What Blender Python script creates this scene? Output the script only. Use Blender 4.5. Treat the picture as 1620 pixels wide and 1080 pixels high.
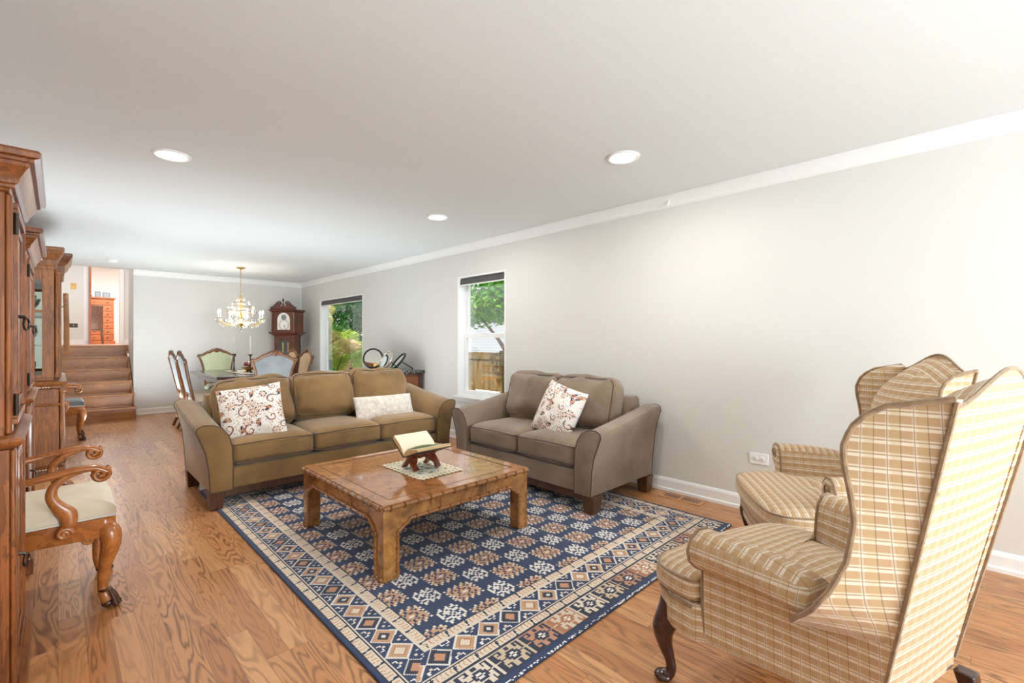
import bpy, math, random
import numpy as np
from mathutils import Vector, Matrix, noise as mnoise
PI = math.pi
random.seed(7)
C = bpy.context.scene.collection
for o in list(bpy.data.objects): bpy.data.objects.remove(o, do_unlink=True)

# ------------------------------------------------------------------ camera, world, lights, exposure
FPX = 735.0
cam_d = bpy.data.cameras.new('camera'); cam = bpy.data.objects.new('camera', cam_d); C.objects.link(cam)
cam_d.sensor_width = 36.0; cam_d.lens = FPX/1620.0*36.0; cam_d.clip_start = 0.02; cam_d.clip_end = 300
cam.location = (0, 0, 1.236)
cam.rotation_euler = (PI/2, 0, -math.atan(718/735.0))
S = bpy.context.scene
S.camera = cam
S.view_settings.view_transform = 'Standard'
try: S.view_settings.look = 'None'
except Exception: pass
S.view_settings.gamma = 1.0; S.view_settings.use_curve_mapping = False
S.view_settings.exposure = 0.20
try:
    S.cycles.max_bounces = 14; S.cycles.diffuse_bounces = 8; S.cycles.transparent_max_bounces = 24; S.cycles.sample_clamp_indirect = 6
    S.cycles.caustics_reflective = False; S.cycles.caustics_refractive = False
except Exception: pass
W = bpy.data.worlds.new('sky'); S.world = W; W.use_nodes = True
wn = W.node_tree.nodes; wl = W.node_tree.links
bg = wn['Background']; bg.inputs[1].default_value = 2.3
tcw = wn.new('ShaderNodeTexCoord'); sepw = wn.new('ShaderNodeSeparateXYZ'); rw = wn.new('ShaderNodeValToRGB')
wl.new(tcw.outputs['Generated'], sepw.inputs[0]); wl.new(sepw.outputs[2], rw.inputs[0]); wl.new(rw.outputs[0], bg.inputs[0])
rw.color_ramp.elements[0].color = (0.95, 0.97, 1.0, 1); rw.color_ramp.elements[0].position = 0.0
rw.color_ramp.elements[1].color = (0.60, 0.78, 1.0, 1); rw.color_ramp.elements[1].position = 0.9

def sun(name, rot, energy, col, ang):
    d = bpy.data.lights.new(name, 'SUN'); d.energy = energy; d.color = col; d.angle = ang
    o = bpy.data.objects.new(name, d); C.objects.link(o); o.rotation_euler = rot; return o
def area(name, loc, rot, sx, sy, power, col=(1,1,1), spread=PI):
    d = bpy.data.lights.new(name, 'AREA'); d.shape = 'RECTANGLE'; d.size = sx; d.size_y = sy; d.energy = power; d.color = col
    try: d.spread = spread
    except Exception: pass
    o = bpy.data.objects.new(name, d); C.objects.link(o); o.location = loc; o.rotation_euler = rot; return o
sun('sun', (math.radians(42), 0, math.radians(-105)), 8.0, (1.0, 0.95, 0.85), 0.02)
# daylight of the wide window in the wall behind the camera
area('back_window_daylight', (2.0, -3.53, 1.35), (PI/2, 0, 0), 2.1, 1.9, 96, (0.84, 0.95, 1.0), math.radians(112))
# added side fill standing in the opening cut for it in the left wall
area('hall_side_fill', (-0.66, 5.24, 1.15), (0, -PI/2, 0), 1.7, 1.2, 12, (0.90, 0.96, 1.0))
area('upper_hall_fill', (0.6, 12.4, 3.5), (0, 0, 0), 1.2, 1.8, 60, (0.92, 0.97, 1.0))  # added fill to brighten the stairwell, no fixture there
area('bedroom_fill', (1.5, 16.3, 3.5), (0, 0, 0), 1.6, 1.6, 120, (0.90, 0.96, 1.0))  # added overhead fill for the upper room, no window behind it
# unseen fill panels added low down, facing up to brighten the ceiling
area('ceiling_fill', (0.8, -1.5, 0.5), (PI, 0, 0), 1.8, 1.8, 54, (0.76, 0.92, 1.0))
area('dining_ceiling_fill', (1.7, 5.78, 0.12), (PI, 0, 0), 2.6, 1.4, 46, (0.82, 0.93, 1.0))  # added fill behind the sofa, no fixture
area('far_ceiling_fill', (0.9, 8.3, 0.12), (PI, 0, 0), 0.9, 1.6, 36, (0.84, 0.94, 1.0))  # added fill beside the dining table, no fixture

# ------------------------------------------------------------------ node helpers
class NT:
    def __init__(s, name):
        s.m = bpy.data.materials.new(name); s.m.use_nodes = True
        s.t = s.m.node_tree; s.n = s.t.nodes; s.l = s.t.links
        s.b = s.n['Principled BSDF']
    def new(s, typ, ins=None, **kw):
        nd = s.n.new('ShaderNode'+typ)
        for k, v in kw.items(): setattr(nd, k, v)
        if ins:
            for k, v in ins.items():
                sock = nd.inputs[k]
                if hasattr(v, 'is_output') or isinstance(v, bpy.types.NodeSocket): s.l.new(v, sock)
                else: sock.default_value = v
        return nd
    def math(s, op, a, b=None, c=None):
        nd = s.n.new('ShaderNodeMath'); nd.operation = op
        for i, v in enumerate((a, b, c)):
            if v is None: continue
            if isinstance(v, bpy.types.NodeSocket): s.l.new(v, nd.inputs[i])
            else: nd.inputs[i].default_value = v
        return nd.outputs[0]
    def ramp(s, fac, stops, interp='LINEAR'):
        nd = s.n.new('ShaderNodeValToRGB'); cr = nd.color_ramp; cr.interpolation = interp
        while len(cr.elements) < len(stops): cr.elements.new(0.5)
        for e, (p, c) in zip(cr.elements, stops): e.position = p; e.color = (*c, 1) if len(c) == 3 else c
        s.l.new(fac, nd.inputs[0]); return nd.outputs[0]
    def mix(s, fac, a, b, mode='MIX'):
        nd = s.n.new('ShaderNodeMix'); nd.data_type = 'RGBA'; nd.blend_type = mode
        for i, v in ((0, fac), (6, a), (7, b)):
            if isinstance(v, bpy.types.NodeSocket): s.l.new(v, nd.inputs[i])
            else: nd.inputs[i].default_value = (*v, 1) if isinstance(v, tuple) and len(v) == 3 else v
        return nd.outputs[2]
    def coord(s, out='Object', scale=(1,1,1)):
        tc = s.n.new('ShaderNodeTexCoord'); mp = s.n.new('ShaderNodeMapping'); mp.inputs['Scale'].default_value = scale
        s.l.new(tc.outputs[out], mp.inputs[0]); return mp.outputs[0]
    def bump(s, h, strength=0.3, dist=0.01):
        nd = s.n.new('ShaderNodeBump'); nd.inputs['Strength'].default_value = strength; nd.inputs['Distance'].default_value = dist
        s.l.new(h, nd.inputs['Height']); s.l.new(nd.outputs[0], s.b.inputs['Normal'])
    def set(s, col=None, rough=None, metal=None, **kw):
        for k, v in (('Base Color', col), ('Roughness', rough), ('Metallic', metal)):
            if v is None: continue
            if isinstance(v, bpy.types.NodeSocket): s.l.new(v, s.b.inputs[k])
            else: s.b.inputs[k].default_value = (*v, 1) if isinstance(v, tuple) and len(v) == 3 else v
        for k, v in kw.items(): s.b.inputs[k.replace('_', ' ')].default_value = v
        return s.m
def srgb(r, g, b):
    f = lambda c: (c/255/12.92) if c/255 <= 0.04045 else ((c/255+0.055)/1.055)**2.4
    return (f(r), f(g), f(b))

def paint(name, col, rough=0.6, bump=0.02, scale=60):
    t = NT(name); n = t.new('TexNoise', {'Vector': t.coord(), 'Scale': scale, 'Detail': 3.0})
    c = t.mix(n.outputs[0], tuple(x*0.97 for x in col), tuple(min(1, x*1.03) for x in col))
    t.bump(n.outputs[0], bump, 0.01); return t.set(c, rough)
def wood(name, light, dark, scale=(14, 14, 1.2), rough=0.32, contrast=1.0, spec=0.5, coat=0.0):
    t = NT(name); v = t.coord('Object', scale)
    n = t.new('TexNoise', {'Vector': v, 'Scale': 1.0, 'Detail': 6.0, 'Roughness': 0.62, 'Distortion': 0.8})
    rings = t.math('FRACT', t.math('MULTIPLY', n.outputs[0], 7.0))
    n2 = t.new('TexNoise', {'Vector': t.coord('Object', (3, 3, 3)), 'Scale': 1.0, 'Detail': 3.0})
    f = t.math('ADD', t.math('MULTIPLY', rings, 0.45*contrast), t.math('MULTIPLY', n2.outputs[0], 0.75))
    mid = tuple((a+b)/2 for a, b in zip(light, dark))
    c = t.ramp(f, [(0.15, light), (0.5, mid), (0.95, dark)])
    t.bump(n.outputs[0], 0.04, 0.01)
    m = t.set(c, rough); t.b.inputs['Coat Weight'].default_value = coat; t.b.inputs['Coat Roughness'].default_value = 0.12
    return m
def cloth(name, a, b, rough=0.9, scale=3.0, bump=0.15, fine=350, sheen=0.3):
    t = NT(name); n = t.new('TexNoise', {'Vector': t.coord(), 'Scale': scale, 'Detail': 5.0, 'Roughness': 0.6})
    w = t.new('TexNoise', {'Vector': t.coord(), 'Scale': float(fine), 'Detail': 2.0})
    c = t.ramp(n.outputs[0], [(0.32, a), (0.68, b)])
    c = t.mix(t.math('MULTIPLY', w.outputs[0], 0.25), c, tuple(x*0.7 for x in a))
    h = t.math('ADD', t.math('MULTIPLY', n.outputs[0], 1.0), t.math('MULTIPLY', w.outputs[0], 0.15))
    t.bump(h, bump, 0.02); m = t.set(c, rough); t.b.inputs['Sheen Weight'].default_value = sheen; return m
def plain(name, col, rough=0.5, metal=0.0, emit=None, es=1.0, var=0.04, scale=25):
    t = NT(name); n = t.new('TexNoise', {'Vector': t.coord(), 'Scale': float(scale), 'Detail': 2.0})
    c = t.mix(n.outputs[0], tuple(x*(1-var) for x in col), tuple(min(1, x*(1+var)) for x in col))
    m = t.set(c, rough, metal)
    if emit: t.b.inputs['Emission Color'].default_value = (*emit, 1); t.b.inputs['Emission Strength'].default_value = es
    return m
def pane_glass(name, tint=(1,1,1), gloss=0.09, rough=0.01):
    t = NT(name); t.n.remove(t.b)
    tr = t.new('BsdfTransparent', {'Color': (*tint, 1)}); gl = t.new('BsdfGlossy', {'Roughness': rough})
    fr = t.new('Fresnel', {'IOR': 1.45}); f = t.math('ADD', t.math('MULTIPLY', fr.outputs[0], 0.4), gloss*0.2)
    mx = t.new('MixShader', {0: f, 1: tr.outputs[0], 2: gl.outputs[0]})
    t.l.new(mx.outputs[0], t.n['Material Output'].inputs[0]); return t.m

# wall, trim
M = {}
M['wall'] = paint('wall_paint', srgb(218, 217, 213), 0.55, 0.03, 90)
M['ceil'] = paint('ceiling_paint', srgb(226, 230, 230), 0.9, 0.03, 40)
M['trim'] = paint('trim_paint', srgb(240, 241, 240), 0.35, 0.0, 20)
M['outer'] = paint('outer_wall', srgb(190, 188, 180), 0.9, 0.03, 20)

def floor_mat():
    t = NT('oak_floor'); tc = t.new('TexCoord'); sp = t.new('SeparateXYZ', {0: tc.outputs['Object']})
    X, Y = sp.outputs[0], sp.outputs[1]; pw = 0.083
    xr = t.math('DIVIDE', X, pw); row = t.math('FLOOR', xr); fx = t.math('FRACT', xr)
    wr = t.new('TexWhiteNoise', noise_dimensions='1D'); t.l.new(row, wr.inputs['W'])
    yy = t.math('ADD', t.math('DIVIDE', Y, 0.95), t.math('MULTIPLY', wr.outputs[0], 13.7)); cell = t.math('FLOOR', yy); fy = t.math('FRACT', yy)
    cb = t.new('CombineXYZ', {0: row, 1: cell, 2: 0.0}); wc = t.new('TexWhiteNoise', {'Vector': cb.outputs[0]}, noise_dimensions='3D')
    rid = wc.outputs[0]
    gv = t.new('CombineXYZ', {0: t.math('ADD', t.math('MULTIPLY', X, 9.0), t.math('MULTIPLY', rid, 57.0)), 1: t.math('MULTIPLY', Y, 1.15), 2: t.math('MULTIPLY', rid, 91.0)})
    n = t.new('TexNoise', {'Vector': gv.outputs[0], 'Scale': 1.0, 'Detail': 2.5, 'Roughness': 0.5, 'Distortion': 0.5})
    k = t.math('MULTIPLY', n.outputs[0], 15.0)
    r = t.math('ABSOLUTE', t.math('SUBTRACT', t.math('FRACT', k), 0.5))
    line = t.ramp(r, [(0.0, (1,1,1)), (0.10, (0.75,0.75,0.75)), (0.30, (0,0,0))])
    fine = t.new('TexNoise', {'Vector': t.coord('Object', (260, 9, 1)), 'Scale': 1.0, 'Detail': 3.0})
    patch = t.new('TexNoise', {'Vector': gv.outputs[0], 'Scale': 0.5, 'Detail': 1.0})
    amt = t.math('MULTIPLY', line, t.ramp(patch.outputs[0], [(0.35, (0.25,)*3), (0.65, (0.95,)*3)]))
    base = t.ramp(rid, [(0.0, srgb(178, 118, 70)), (0.35, srgb(200, 142, 90)), (0.7, srgb(190, 130, 78)), (1.0, srgb(212, 158, 106))])
    c = t.mix(t.math('MULTIPLY', amt, 0.9), base, srgb(96, 50, 22))
    c = t.mix(t.math('MULTIPLY', t.ramp(fine.outputs[0], [(0.5, (0,0,0)), (0.75, (1,1,1))]), 0.35), c, srgb(140, 86, 46))
    ex = t.math('MINIMUM', fx, t.math('SUBTRACT', 1.0, fx)); ey = t.math('MULTIPLY', t.math('MINIMUM', fy, t.math('SUBTRACT', 1.0, fy)), 11.0)
    e = t.math('MINIMUM', ex, ey); gap = t.ramp(e, [(0.0, (1,1,1)), (0.022, (0,0,0))])
    c = t.mix(t.math('MULTIPLY', gap, 0.55), c, srgb(80, 42, 20))
    t.bump(t.math('MULTIPLY', t.math('ADD', gap, t.math('MULTIPLY', line, 0.03)), -1.0), 0.10, 0.002)
    m = t.set(c, 0.33); t.b.inputs['Coat Weight'].default_value = 0.15; t.b.inputs['Coat Roughness'].default_value = 0.18
    return m
M['floor'] = floor_mat()
M['stair'] = wood('stair_oak', srgb(204, 140, 80), srgb(126, 78, 42), (1.5, 12, 22), 0.35)
M['sofa'] = cloth('suede_sofa_light', srgb(118, 90, 52), srgb(162, 128, 80), 0.85, 2.6, 0.22)  # same suede as the loveseat, tinted golden for the light on the sofa
M['loveseat'] = cloth('suede_loveseat_light', srgb(112, 94, 76), srgb(150, 130, 110), 0.85, 2.6, 0.22)  # same suede as the sofa, greyed to carry its different light
M['piping'] = cloth('dark_piping', srgb(62, 40, 26), srgb(80, 54, 36), 0.8, 8, 0.05)
M['sofawood'] = wood('sofa_foot_wood', srgb(110, 72, 44), srgb(54, 30, 18), rough=0.35)
M['cab'] = wood('cabinet_wood', srgb(168, 98, 48), srgb(78, 40, 20), (16, 16, 1.5), 0.3, 0.9, coat=0.08)
M['cabdark'] = wood('cabinet_dark_wood', srgb(88, 50, 30), srgb(44, 24, 15), (16, 16, 1.5), 0.35)  # dark wood tone for claw feet, inlay lines, knobs and cabinet back
M['china'] = wood('china_cabinet_wood', srgb(166, 100, 44), srgb(74, 40, 18), (16, 16, 1.5), 0.4, 0.9, coat=0.05)
M['armwood'] = wood('armchair_wood', srgb(196, 122, 60), srgb(120, 64, 28), (10, 4, 6), 0.25, 0.8, coat=0.3)
M['dinewood'] = wood('dining_wood', srgb(150, 96, 52), srgb(70, 38, 20), (10, 10, 3), 0.25, 0.9, coat=0.3)
M['mahog'] = wood('mahogany', srgb(78, 44, 34), srgb(38, 18, 14), (10, 10, 2), 0.2, 0.8, coat=0.4)
M['clock'] = wood('clock_wood', srgb(122, 66, 42), srgb(58, 28, 18), (14, 14, 2), 0.25, 0.8, coat=0.3)
M['pine'] = wood('orange_pine', srgb(204, 126, 80), srgb(150, 80, 44), (3, 3, 12), 0.35)
M['brass'] = plain('brass', srgb(190, 150, 84), 0.25, 1.0)
M['gold'] = plain('gilt_metal', srgb(224, 186, 110), 0.28, 1.0)
M['iron'] = plain('aged_metal', srgb(70, 62, 54), 0.35, 0.9)
M['black'] = plain('black_lacquer', srgb(22, 20, 20), 0.25)
M['white'] = plain('white_plastic', srgb(240, 240, 238), 0.35)
M['cream'] = cloth('cream_upholstery', srgb(206, 192, 168), srgb(226, 214, 192), 0.9, 6, 0.08, 260)
M['cream_pipe'] = cloth('cream_piping', srgb(206, 202, 192), srgb(222, 218, 208), 0.9, 9, 0.02)
M['bluegrey'] = cloth('bluegrey_upholstery', srgb(118, 122, 124), srgb(140, 144, 146), 0.9, 5, 0.05)
M['sage'] = cloth('upholstery_sage_light', srgb(176, 186, 152), srgb(198, 204, 172), 0.9, 5, 0.05)  # chair fabric tinted green to carry the lighting at the far end
M['tanuph'] = cloth('upholstery_tan_light', srgb(178, 148, 106), srgb(200, 170, 128), 0.9, 5, 0.05)  # chair fabric tinted tan to carry the lighting on the right side
M['pane'] = pane_glass('window_glass')
M['cabglass'] = pane_glass('cabinet_glass', (0.94, 0.99, 0.97), 0.3)
def clearglass():
    t = NT('drinking_glass'); t.n.remove(t.b)
    tr = t.new('BsdfTransparent', {'Color': (0.62, 0.80, 0.76, 1)}); gl = t.new('BsdfGlossy', {'Roughness': 0.03})
    fr = t.new('LayerWeight', {'Blend': 0.45}); mx = t.new('MixShader', {0: fr.outputs['Facing'], 1: tr.outputs[0], 2: gl.outputs[0]})
    t.l.new(mx.outputs[0], t.n['Material Output'].inputs[0]); return t.m
M['glassware'] = clearglass()
M['mirror'] = plain('mirror_glass', (0.86, 0.9, 0.88), 0.03, 1.0)
M['lens'] = plain('lamp_lens', (1, 1, 1), 0.4, 0, (1.0, 0.96, 0.9), 9.0)
M['bulb'] = plain('flame_bulb', (1, 1, 1), 0.4, 0, (1.0, 0.88, 0.70), 22.0)
M['page'] = plain('book_page', srgb(236, 228, 208), 0.8)
M['pageedge'] = plain('page_edges', srgb(206, 176, 128), 0.8, var=0.15, scale=90)
M['bookmark'] = plain('green_bookmark', srgb(150, 190, 70), 0.6, var=0.25, scale=60)
M['leather'] = plain('dark_book_cover', srgb(48, 46, 40), 0.5)
M['candle'] = plain('white_wax', srgb(240, 238, 230), 0.4)
M['rubber'] = plain('charcoal_shade_fabric', srgb(84, 84, 84), 0.8)

def burl(name, light, dark):
    t = NT(name)
    n = t.new('TexNoise', {'Vector': t.coord('Object', (4, 4, 4)), 'Scale': 1.3, 'Detail': 6.0, 'Roughness': 0.65, 'Distortion': 1.6})
    n2 = t.new('TexNoise', {'Vector': t.coord('Object', (10, 10, 10)), 'Scale': 1.0, 'Detail': 4.0, 'Distortion': 1.0})
    f = t.math('ADD', t.math('MULTIPLY', n.outputs[0], 0.7), t.math('MULTIPLY', n2.outputs[0], 0.3))
    c = t.ramp(f, [(0.33, dark), (0.47, tuple((a+b)/2 for a, b in zip(light, dark))), (0.62, light)])
    m = t.set(c, 0.12); t.b.inputs['Coat Weight'].default_value = 0.6; t.b.inputs['Coat Roughness'].default_value = 0.04
    t.b.inputs['Specular IOR Level'].default_value = 0.7
    return m
M['burl'] = burl('burl_top', srgb(190, 130, 80), srgb(136, 82, 44))
M['burlside'] = burl('burl_side', srgb(186, 130, 66), srgb(82, 44, 18))
M['bamboo'] = wood('bamboo_moulding', srgb(180, 128, 74), srgb(108, 62, 30), (8, 8, 8), 0.2, 0.6, coat=0.4)

def granite():
    t = NT('dark_granite'); v = t.new('TexVoronoi', {'Vector': t.coord(), 'Scale': 60.0}); n = t.new('TexNoise', {'Vector': t.coord(), 'Scale': 22.0, 'Detail': 5.0})
    c = t.ramp(t.math('ADD', t.math('MULTIPLY', v.outputs[0], 0.5), t.math('MULTIPLY', n.outputs[0], 0.6)), [(0.35, srgb(24, 26, 26)), (0.62, srgb(60, 64, 62)), (0.75, srgb(170, 172, 164))])
    return t.set(c, 0.12)
M['granite'] = granite()
def plaid(name, k=1.0):
    t = NT(name); tc = t.new('TexCoord'); sp = t.new('SeparateXYZ', {0: tc.outputs['UV']}); U, V = sp.outputs[0], sp.outputs[1]
    def band(co, period, lo, hi, off=0.0, soft=0.02):
        f = t.math('FRACT', t.math('ADD', t.math('DIVIDE', co, period), off))
        return t.ramp(f, [(max(lo-soft, 0), (0,0,0)), (lo, (1,1,1)), (hi, (1,1,1)), (min(hi+soft, 1), (0,0,0))])
    tan = srgb(186, 152, 114); cream = srgb(228, 216, 196); brown = srgb(104, 82, 64); grey = srgb(146, 130, 114); gold = srgb(190, 164, 110)
    c = t.mix(t.math('MULTIPLY', band(V, 0.036, 0.42, 0.62), 0.85), tan, cream)
    c = t.mix(t.math('MULTIPLY', band(V, 0.036, 0.74, 0.84), 0.7), c, cream)
    c = t.mix(t.math('MULTIPLY', band(V, 0.036, 0.66, 0.69, soft=0.015), 0.55), c, grey)
    c = t.mix(t.math('MULTIPLY', band(U, 0.045, 0.10, 0.40), 0.30), c, gold)
    c = t.mix(t.math('MULTIPLY', band(U, 0.045, 0.50, 0.62), 0.35), c, cream)
    c = t.mix(t.math('MULTIPLY', band(U, 0.0225, 0.10, 0.16), 0.55), c, brown)
    w = t.new('TexWave', {'Vector': t.coord('UV', (1, 1, 1)), 'Scale': 260.0})
    n = t.new('TexNoise', {'Vector': t.coord('UV', (400, 400, 1)), 'Scale': 1.0, 'Detail': 2.0})
    c = t.mix(t.math('MULTIPLY', n.outputs[0], 0.16), c, brown)
    t.bump(n.outputs[0], 0.12, 0.003); m = t.set(c, 0.92); t.b.inputs['Sheen Weight'].default_value = 0.15; return m
M['plaid'] = plaid('plaid_upholstery')
M['plaidpipe'] = cloth('plaid_piping', srgb(124, 98, 72), srgb(160, 132, 100), 0.9, 40, 0.05)
M['darkleg'] = wood('dark_cherry_leg', srgb(70, 34, 26), srgb(34, 14, 12), rough=0.18, coat=0.5)
def attr_mat(name, rough=0.95, noise_scale=180.0, amt=0.25, bumpn=0.5, var=True):
    t = NT(name); a = t.new('Attribute', attribute_name='pattern')
    n = t.new('TexNoise', {'Vector': t.coord(), 'Scale': noise_scale, 'Detail': 3.0})
    n2 = t.new('TexNoise', {'Vector': t.coord(), 'Scale': 6.0, 'Detail': 4.0})
    c = t.mix(t.math('MULTIPLY', n.outputs[0], amt), a.outputs['Color'], (0.02, 0.02, 0.03))
    if var: c = t.mix(t.math('MULTIPLY', n2.outputs[0], 0.10), c, (0.10, 0.20, 0.42))
    t.bump(n.outputs[0], bumpn, 0.004); m = t.set(c, rough); t.b.inputs['Sheen Weight'].default_value = 0.2; return m
M['rug'] = attr_mat('rug_pile'); M['paisley'] = attr_mat('paisley_print', 0.9, 300.0, 0.08, 0.15, False)
M['lace'] = attr_mat('lace', 0.9, 500.0, 0.08, 0.1, False)
M['fur'] = cloth('white_plush', srgb(206, 196, 186), srgb(244, 238, 230), 1.0, 26, 0.5, 180, 0.4)

# ------------------------------------------------------------------ mesh builder
def V3(*a): return Vector(a)
class MB:
    def __init__(s): s.v = []; s.f = []; s.mi = []; s.cur = 0
    def add(s, vs, fs):
        b = len(s.v); s.v += [tuple(x) for x in vs]; s.f += [tuple(i+b for i in f) for f in fs]; s.mi += [s.cur]*len(fs); return s
    def box(s, c, d, rot=None):
        hx, hy, hz = d[0]/2, d[1]/2, d[2]/2
        vs = [Vector((x*hx, y*hy, z*hz)) for x in (-1, 1) for y in (-1, 1) for z in (-1, 1)]
        if rot is not None: vs = [rot @ v for v in vs]
        vs = [v + Vector(c) for v in vs]
        return s.add(vs, [(0,1,3,2), (4,6,7,5), (0,4,5,1), (2,3,7,6), (0,2,6,4), (1,5,7,3)])
    def bb(s, x0, x1, y0, y1, z0, z1): return s.box(((x0+x1)/2, (y0+y1)/2, (z0+z1)/2), (x1-x0, y1-y0, z1-z0))
    def loft(s, rings, caps=(True, True), closed=True):
        n = len(rings[0]); vs = [p for r in rings for p in r]; fs = []
        for i in range(len(rings)-1):
            for j in range(n if closed else n-1):
                a = i*n+j; b = i*n+(j+1) % n; fs.append((a, b, b+n, a+n))
        if caps[0]: fs.append(tuple(reversed(range(n))))
        if caps[1]: fs.append(tuple(range((len(rings)-1)*n, len(rings)*n)))
        return s.add(vs, fs)
    def lathe(s, prof, c=(0,0,0), seg=20, M4=None, caps=(True, True)):
        rings = []
        for r, z in prof:
            rg = []
            for k in range(seg):
                a = 2*PI*k/seg; p = Vector((max(r, 1e-4)*math.cos(a), max(r, 1e-4)*math.sin(a), z))
                if M4 is not None: p = M4 @ p
                rg.append(p + Vector(c))
            rings.append(rg)
        return s.loft(rings, caps)
    def cyl(s, a, b, r, seg=12, r2=None):
        return s.tube([a, b], [r, r if r2 is None else r2], seg)
    def tube(s, path, rad, seg=10, closed=False, up=None):
        P = [Vector(p) for p in path]; n = len(P)
        if not isinstance(rad, (list, tuple)): rad = [rad]*n
        elif isinstance(rad, tuple): rad = [rad]*n
        rings = []; prev = None
        for i in range(n):
            if closed: t = P[(i+1) % n] - P[i-1]
            else: t = P[min(i+1, n-1)] - P[max(i-1, 0)]
            if t.length < 1e-9: t = Vector((0, 0, 1))
            t.normalize()
            if up is not None:
                u = Vector(up); side = t.cross(u)
                if side.length < 1e-4: side = prev if prev is not None else t.orthogonal()
                side.normalize(); u2 = side.cross(t).normalized()
            else:
                if prev is None: side = t.orthogonal().normalized()
                else:
                    side = prev - t*prev.dot(t)
                    side = side.normalized() if side.length > 1e-6 else t.orthogonal().normalized()
                u2 = side.cross(t).normalized()
            prev = side
            ra, rb = rad[i] if isinstance(rad[i], (list, tuple)) else (rad[i], rad[i])
            rings.append([P[i] + side*ra*math.cos(2*PI*k/seg) + u2*rb*math.sin(2*PI*k/seg) for k in range(seg)])
        if closed: rings.append(rings[0]); return s.loft(rings, (False, False))
        return s.loft(rings)
    def sphere(s, c, r, seg=12, rings=8):
        if not isinstance(r, (tuple, list)): r = (r, r, r)
        rg = []
        for i in range(rings+1):
            a = PI*i/rings - PI/2; q = max(math.cos(a), 0.01)
            rg.append([Vector((c[0]+r[0]*q*math.cos(2*PI*k/seg), c[1]+r[1]*q*math.sin(2*PI*k/seg), c[2]+r[2]*math.sin(a))) for k in range(seg)])
        return s.loft(rg)
    def grid(s, fn, nu, nv):
        vs = [fn(i/nu, j/nv) for i in range(nu+1) for j in range(nv+1)]; w = nv+1
        return s.add(vs, [(i*w+j, (i+1)*w+j, (i+1)*w+j+1, i*w+j+1) for i in range(nu) for j in range(nv)])
    def prism(s, poly, y0, y1, axis='y'):
        # poly of (a,b) points; axis y: a=x b=z ; axis x: a=y b=z ; axis z: a=x b=y
        def m(a, b, t): return {'y': (a, t, b), 'x': (t, a, b), 'z': (a, b, t)}[axis]
        n = len(poly); vs = [m(a, b, y0) for a, b in poly] + [m(a, b, y1) for a, b in poly]
        fs = [(i, (i+1) % n, (i+1) % n+n, i+n) for i in range(n)] + [tuple(reversed(range(n))), tuple(range(n, 2*n))]
        return s.add(vs, fs)
    def rbox(s, c, d, r=0.04, n=8, puff=(0, 0, 0), rot=None, wr=0.0, seed=0, p=4, gather=0.0):
        hx, hy, hz = d[0]/2, d[1]/2, d[2]/2; idx = {}; vs = []; fs = []
        r = min(r, hx*0.98, hy*0.98, hz*0.98)
        k = [(-math.cos(PI*i/n)) for i in range(n+1)]
        def vid(pt):
            key = tuple(round(q, 5) for q in pt)
            if key in idx: return idx[key]
            x, y, z = pt[0]*hx, pt[1]*hy, pt[2]*hz
            i = Vector((max(-hx+r, min(hx-r, x)), max(-hy+r, min(hy-r, y)), max(-hz+r, min(hz-r, z))))
            dlt = Vector((x, y, z)) - i
            q = i + dlt.normalized()*r if dlt.length > 1e-9 else i
            u, v, w = pt
            q.x += puff[0]*u*(1-abs(v)**p)*(1-abs(w)**p); q.y += puff[1]*v*(1-abs(u)**p)*(1-abs(w)**p); q.z += puff[2]*w*(1-abs(u)**p)*(1-abs(v)**p)
            if gather: q.y += gather*math.sin(u*17+2.5*mnoise.noise(Vector((u*3, seed, w)))+seed)*max(0, w)**2*(1-max(0, w)**12)*(1 if v < 0 else .3)
            if wr: q += Vector(mnoise.noise_vector(q*5.5+Vector((seed*3.1, seed, 0))))*wr
            if rot is not None: q = rot @ q
            vs.append(q + Vector(c)); idx[key] = len(vs)-1; return len(vs)-1
        for ax in range(3):
            for sg in (-1, 1):
                for i in range(n):
                    for j in range(n):
                        def pt(a, b):
                            q = [0, 0, 0]; q[ax] = sg; q[(ax+1) % 3] = k[a]; q[(ax+2) % 3] = k[b]; return q
                        f = [vid(pt(i, j)), vid(pt(i+1, j)), vid(pt(i+1, j+1)), vid(pt(i, j+1))]
                        if sg < 0: f.reverse()
                        if len(set(f)) == 4: fs.append(tuple(f))
        return s.add(vs, fs)
    def build(s, name, mat, parent=None, smooth=True, bevel=0, sub=0, uv=False, loc=None, angle=40, fix=True):
        me = bpy.data.meshes.new(name); me.from_pydata(s.v, [], s.f); me.validate()
        mats = mat if isinstance(mat, (list, tuple)) else [mat]
        for m in mats: me.materials.append(m)
        if len(mats) > 1 and len(me.polygons) == len(s.mi): me.polygons.foreach_set('material_index', s.mi)
        if fix:
            import bmesh
            b = bmesh.new(); b.from_mesh(me); bmesh.ops.recalc_face_normals(b, faces=b.faces); b.to_mesh(me); b.free()
        if uv:
            ul = me.uv_layers.new(name='UVMap')
            for p in me.polygons:
                nx, ny, nz = abs(p.normal.x), abs(p.normal.y), abs(p.normal.z)
                for li in p.loop_indices:
                    co = me.vertices[me.loops[li].vertex_index].co
                    if uv == 'x': q = (co.y, co.z)
                    elif nz > 0.75: q = (co.x, co.y)
                    elif nx >= ny: q = (co.y, co.z)
                    else: q = (co.x, co.z)
                    ul.data[li].uv = q
        if smooth:
            me.polygons.foreach_set('use_smooth', [True]*len(me.polygons))
            try: me.set_sharp_from_angle(angle=math.radians(angle))
            except Exception: pass
        o = bpy.data.objects.new(name, me); C.objects.link(o)
        if parent is not None: o.parent = parent
        if loc: o.location = loc
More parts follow.
